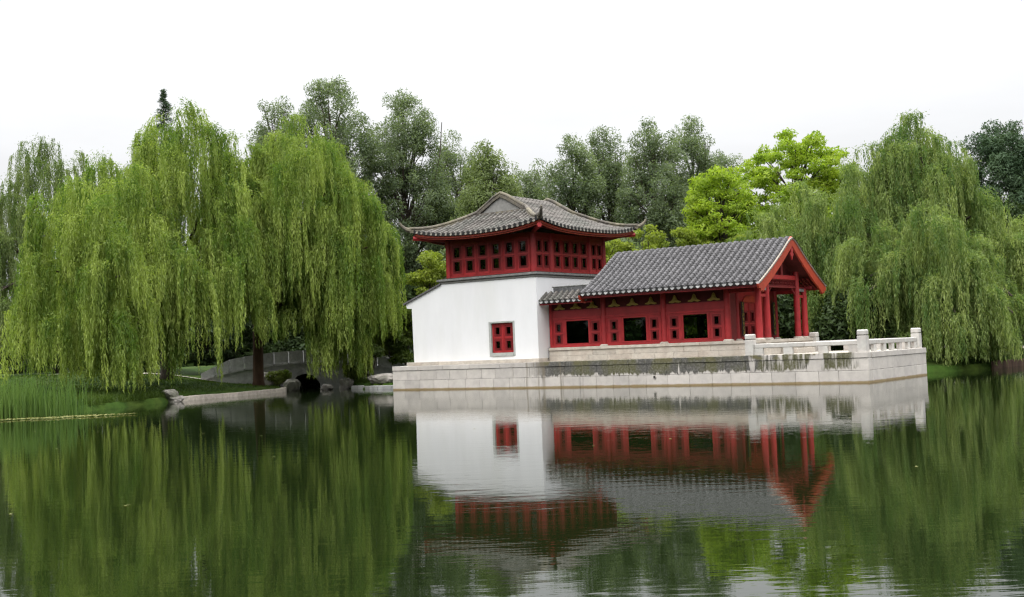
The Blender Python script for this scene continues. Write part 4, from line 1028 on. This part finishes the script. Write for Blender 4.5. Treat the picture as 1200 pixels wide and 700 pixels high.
P_ = [('narrow dark poplar just left of the broad round poplar above the willows', -21.9, 112, 28.2, 5.0, 'poplar_leaf', 55, 1),
      ('broad round topped poplar above the second willow', -16.2, 110, 28.4, 9.2, 'poplar_leaf', 115, 1),
      ('tallest airy poplar with twin bare stems left of the tower', -9.7, 114, 27.8, 8.6, 'poplar_leaf', 115, 3),
      ('slim airy poplar directly right of the twin stemmed poplar', -4.9, 118, 24.4, 6.4, 'poplar_leaf', 75, 2),
      ('lighter green fuzzy poplar just left of the tower roof peak', -1.6, 106, 20.9, 6.0, 'poplar_leaf_light', 75, 1),
      ('small sparse poplar above the tower roof peak', 2.2, 120, 22.0, 4.6, 'poplar_leaf', 36, 2),
      ('leftmost of the poplars standing right of the tower roof', 6.2, 112, 22.4, 6.4, 'poplar_leaf', 70, 1),
      ('poplar above the right hip of the tower roof', 9.9, 116, 24.1, 5.6, 'poplar_leaf', 62, 2),
      ('dense poplar over the left end of the hall roof', 13.6, 110, 23.5, 6.6, 'poplar_leaf', 80, 2),
      ('tall poplar behind the left half of the yellow green tree', 17.8, 114, 24.2, 6.0, 'poplar_leaf', 70, 2),
      ('thin leaning poplar nearest the yellow green trees', 21.6, 118, 22.0, 4.6, 'poplar_leaf', 36, 1)]
for k, (lb, x, y, zt, wd, lf, nc, stm) in enumerate(P_):
    tree('poplar_tree', lb, x, y, zt, wd*1.16, lf, 'bark', 40+k, nclump=int(nc*2.8), per=250, cr=.95, ls=.135, zlow=4.0, group=PG, stems=stm, trunk_r=.2, asp=.38, flat=1.35, taper=.08)
tree('golden_tree', 'lower rounded yellow green tree above the hall roof', 16.4, 92, 16.2, 6.6, 'golden_leaf', 'bark', 60, nclump=170, per=150, cr=.85, ls=.15, zlow=6, flat=.7, droop=.15, group='yellow green robinia trees')
tree('golden_tree', 'taller yellow green tree with layered boughs beside the right willow', 23.2, 96, 19.7, 11.0, 'golden_leaf', 'bark', 61, nclump=210, per=185, cr=.88, ls=.15, zlow=8, flat=.6, droop=.15, group='yellow green robinia trees')
tree('pine_tree', 'dark blue green pine at the far right beyond the willow', 42.6, 100, 20.8, 10.5, 'pine_needle', 'bark', 62, nclump=210, per=420, cr=1.2, ls=.17, zlow=3, flat=.9, asp=.3)
def spruce(label, x, y, zt, r, seed):
    rg = np.random.default_rng(seed); base = (x, y, gz(x, y)); t = Thing('spruce_tree', label, 'tree', base); b = MB(); b.tube([(x, y, base[2]-.3), (x, y, zt)], [.3, .03], 7)
    Cs, As, Bs = [], [], []
    z = zt
    while z > 14:
        f = (zt-z)/9; rr = min(r, .12+r*1.7*f)*rg.uniform(.7, 1.1)
        for k in range(int(5+4*f)):
            a = rg.uniform(0, 6.28); m = 46; s = rg.uniform(.1, 1, m); d = np.array([math.cos(a), math.sin(a), 0]); C = np.array([x, y, z])+d*(s*rr)[:, None]+rg.normal(0, .12, (m, 3)); C[:, 2] -= .35*s*rr
            ax_ = unit(d+rg.normal(0, .5, (m, 3))+np.array([0, 0, .2])); Cs.append(C); As.append(ax_*.16); Bs.append(unit(np.cross(ax_, rg.normal(0, 1, (m, 3))))*.04)
        z -= .42
    finish_tree(t, base, b, np.concatenate(Cs), np.concatenate(As), np.concatenate(Bs), 'spruce_needle', 'bark')
spruce('dark pointed spruce top showing above the largest willow', -37.3, 130, 32.0, 2.6, 63)

# shrubs and small trees between the buildings and the poplars
SH = [('bright yellow green shrub above the hall ridge near the tower eave', 10.2, 88, 11.8, 5.6, 'bush_leaf', 3),
      ('feathery light green bamboo just right of the tower, above the hall roof end', 7.2, 86.5, 10.4, 3.6, 'bush_leaf', 3),
      ('yellow green shrub over the middle of the hall ridge', 13.4, 90, 11.6, 5.4, 'bush_leaf', 3),
      ('loose yellow green shrub between the hall ridge and the right willow', 17.0, 88, 10.8, 5.0, 'bush_leaf', 3),
      ('yellow green young tree left of the white tower, above its lean-to roof', -6.3, 92, 10.4, 4.2, 'bush_leaf', 2),
      ('layered dark green maple shrub beside the left edge of the white tower', -8.6, 88.5, 6.4, 4.4, 'maple_leaf', 1.2),
      ('small thin leaved sapling on the lawn left of the terrace', -10.4, 84.8, 3.6, 2.0, 'sapling_leaf', 1.0),
      ('green shrub close behind the hall, showing through its right window', 15.6, 77.2, 5.0, 3.6, 'maple_leaf', 1.4),
      ('leafy bush behind the hall, showing through its middle window', 12.0, 79.6, 5.0, 3.6, 'bush_leaf', 1.4),
      ('light green branches hanging behind the porch gable', 20.6, 79, 6.0, 3.0, 'bush_leaf', 2.6)]
for k, (lb, x, y, zt, wd, lf, zl) in enumerate(SH):
    tree('shrub', lb, x, y, zt, wd, lf, 'bark', 80+k, nclump=60 if wd > 2.5 else 14, per=220, cr=.72 if wd > 2.5 else .45, ls=.13, zlow=zl, trunk_r=.08, group='shrubs round the buildings', cat='shrub', stems=3, flat=.7)
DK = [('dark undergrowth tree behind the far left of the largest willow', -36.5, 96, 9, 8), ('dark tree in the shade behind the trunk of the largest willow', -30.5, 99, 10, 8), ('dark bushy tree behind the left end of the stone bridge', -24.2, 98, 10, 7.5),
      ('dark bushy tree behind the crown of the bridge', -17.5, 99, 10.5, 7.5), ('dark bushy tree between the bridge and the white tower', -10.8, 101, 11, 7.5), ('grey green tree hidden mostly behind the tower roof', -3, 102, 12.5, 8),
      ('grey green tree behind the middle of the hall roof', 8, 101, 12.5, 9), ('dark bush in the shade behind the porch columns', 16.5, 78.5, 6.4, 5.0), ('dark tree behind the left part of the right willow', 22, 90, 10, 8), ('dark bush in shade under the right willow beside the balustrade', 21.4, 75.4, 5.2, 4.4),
      ('dark tree behind the trunk of the right willow', 30, 92, 11, 8), ('dark tree under the pine at the far right', 39.5, 93, 12.5, 8), ('dark bush on the right bank beyond the willow strands', 34, 86.5, 4.5, 4.4), ('low dark bush added behind the bridge arch to darken its opening', -15.5, 95.2, 4, 4.5)]  # the last bush is added to darken the arch opening
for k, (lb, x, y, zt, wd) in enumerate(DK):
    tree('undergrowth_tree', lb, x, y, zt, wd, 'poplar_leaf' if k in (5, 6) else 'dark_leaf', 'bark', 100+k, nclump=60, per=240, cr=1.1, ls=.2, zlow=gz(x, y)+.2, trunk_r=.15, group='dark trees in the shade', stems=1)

# far woodland all round the pond, one mass
def treeline():
    rg = np.random.default_rng(5); Cs, As, Bs = [], [], []
    def clump(x, y, z, r, m, ls):
        d = unit(rg.normal(0, 1, (m, 3))); C = np.array([x, y, z])+d*(rg.uniform(.4, 1, m)**.5)[:, None]*r
        nr = unit(d+rg.normal(0, .5, (m, 3))); a = unit(np.cross(nr, rg.normal(0, 1, (m, 3)))); l = ls*rg.uniform(.6, 1.3, m); Cs.append(C); As.append(a*l[:, None]); Bs.append(unit(np.cross(nr, a))*(l*.7)[:, None])
    for k in range(300):
        x = rg.uniform(-100, 100); y = rg.uniform(132, 156); h = rg.uniform(8, 12)
        for j in range(5): clump(x+rg.normal(0, 2), y+rg.normal(0, 2), .6+h*j/4.5, 2.3, 80, .48)
    for k in range(330):
        a = rg.uniform(-.35, math.pi+.35); rr = rg.uniform(110, 150); x, y = rr*math.cos(a), 45-rr*math.sin(a)*.95
        if y > 130: continue
        h = rg.uniform(15, 22)
        for j in range(5): clump(x+rg.normal(0, 2), y+rg.normal(0, 2), 1+h*(j+.3)/5, 3.4, 40, .9)
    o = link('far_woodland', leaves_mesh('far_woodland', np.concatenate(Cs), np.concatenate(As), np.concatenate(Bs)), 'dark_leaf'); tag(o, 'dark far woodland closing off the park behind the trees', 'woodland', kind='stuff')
treeline()

# ------------------------------------------------------------------ reeds, floating weed, grass on the banks
def blades(name, label, cat, pts, hgt, wdt, m, lean=.18, seed=3):
    rg = np.random.default_rng(seed); n = len(pts); V = []; pts = np.asarray(pts); h = hgt*rg.uniform(.35, 1.0, n); a = rg.uniform(0, 6.28, n)
    sd_ = np.stack([np.cos(a), np.sin(a), np.zeros(n)], -1)*wdt/2; ln = np.stack([rg.normal(0, lean, n), rg.normal(0, lean, n), np.ones(n)], -1)*h[:, None]
    ln2 = ln*.55; ln2[:, :2] *= .35
    V = np.stack([pts-sd_, pts+sd_, pts+sd_*.8+ln2, pts-sd_*.8+ln2, pts+ln+sd_*.1, pts+ln-sd_*.1], 1).reshape(-1, 3)
    I_ = np.arange(n)[:, None]*6; F = np.concatenate([I_+np.array([0, 1, 2, 3]), I_+np.array([3, 2, 4, 5])])
    o = link(name, fast_mesh(name, V, F), m); return tag(o, label, cat, kind='stuff')
rg = np.random.default_rng(21)
pts = []
for k in range(2600):
    t = rg.random(); x = -27.5+6.2*t+rg.normal(0, .3); y = 56.3+2.2*t+rg.normal(0, .9)-.2*(x+24); 
    if rg.random() < .35+.65*(x < -23.2): pts.append((x, y, -.15))
blades('reeds', 'green reeds growing in the shallow water at the left edge', 'reeds', pts, 2.3, .04, 'reed_leaf', .10)
pts = []
sh = [(-24.2,57.5),(-22.6,60.2),(-21.6,64),(-21.1,68),(-20.6,71.2)]
for k in range(6000):
    i = rg.integers(0, 4); t = rg.random(); x = sh[i][0]+(sh[i+1][0]-sh[i][0])*t-abs(rg.normal(0, 1.6)); y = sh[i][1]+(sh[i+1][1]-sh[i][1])*t; pts.append((x, y, gz(x, y)-.05))
for k in range(900):
    t = rg.random(); x = -7.2-4.2*t; y = 80.2+4*t+abs(rg.normal(0, .8))+.3; pts.append((x, y, gz(x, y)-.05))
for k in range(700):
    t = rg.random(); x = 25.4+5*t; y = 70.3+3.5*t+abs(rg.normal(0, .6)); pts.append((x, y, gz(x, y)-.05))
blades('bank_grass', 'long grass along the edges of the banks', 'grass', pts, .5, .035, 'grass_leaf', .3, 4)
# lawn tufts over the visible slopes
N_ = 26000; X = np.concatenate([rg.uniform(-34, -16, N_), rg.uniform(-12, -4, 5000), rg.uniform(26, 42, 6000)]); Y = np.concatenate([rg.uniform(58, 90, N_), rg.uniform(80, 98, 5000), rg.uniform(70, 90, 6000)])
ok = pond_dist(X, Y) > .25; X, Y = X[ok], Y[ok]
blades('lawn_grass', 'short mown grass on the banks', 'grass', np.stack([X, Y, ground_z(X, Y)-.02], -1), .14, .05, 'grass_leaf', .4, 6)
n = 900; t = rg.beta(.9, 1.3, n); X = -25.2+7.6*t; Y = 54.4+1.25*t+rg.normal(0, .34, n)*(1-np.abs(2*t-1)**3); Y += .1*np.sin(X*3)
a = rg.uniform(0, 6.28, n); A = np.stack([np.cos(a), np.sin(a)*.6, rg.normal(0, .12, n)], -1)*.1; B = np.stack([-np.sin(a), np.cos(a), rg.normal(0, .1, n)], -1)*.05
o = link('floating_weed', leaves_mesh('floating_weed', np.stack([X, Y, np.full(n, .03)+rg.random(n)*.03], -1), A, B), 'weed_leaf'); tag(o, 'thin pale strip of floating weed near the left reeds', 'weed', kind='stuff')
# ferny plants on the rocks beside the bridge
tree('shrub', 'low green plants on the rocks at the foot of the bridge', -16.9, 86.0, 1.6, 1.6, 'maple_leaf', 'bark', 140, nclump=8, per=160, cr=.4, ls=.1, zlow=.4, trunk_r=.03, group='shrubs round the buildings', cat='shrub')
tree('shrub', 'rough shrub at the waterline between the bridge and the terrace', -11.3, 85.0, 2.0, 2.0, 'maple_leaf', 'bark', 141, nclump=12, per=180, cr=.45, ls=.1, zlow=.5, trunk_r=.03, group='shrubs round the buildings', cat='shrub')

# a few leaves drifting on the pond
n = 60; X = rg.uniform(-22, 26, n); Y = rg.uniform(14, 62, n); a = rg.uniform(0, 6.28, n)
ok = pond_dist(X, Y) < -1.0; X, Y, a = X[ok], Y[ok], a[ok]; n = len(X)
o = link('floating_leaves', leaves_mesh('floating_leaves', np.stack([X, Y, np.full(n, .012)], -1), np.stack([np.cos(a), np.sin(a), a*0+.03], -1)*.06, np.stack([-np.sin(a), np.cos(a), a*0], -1)*.03), 'weed_leaf'); tag(o, 'scattered pale fallen leaves drifting on the open pond', 'leaves', kind='stuff')
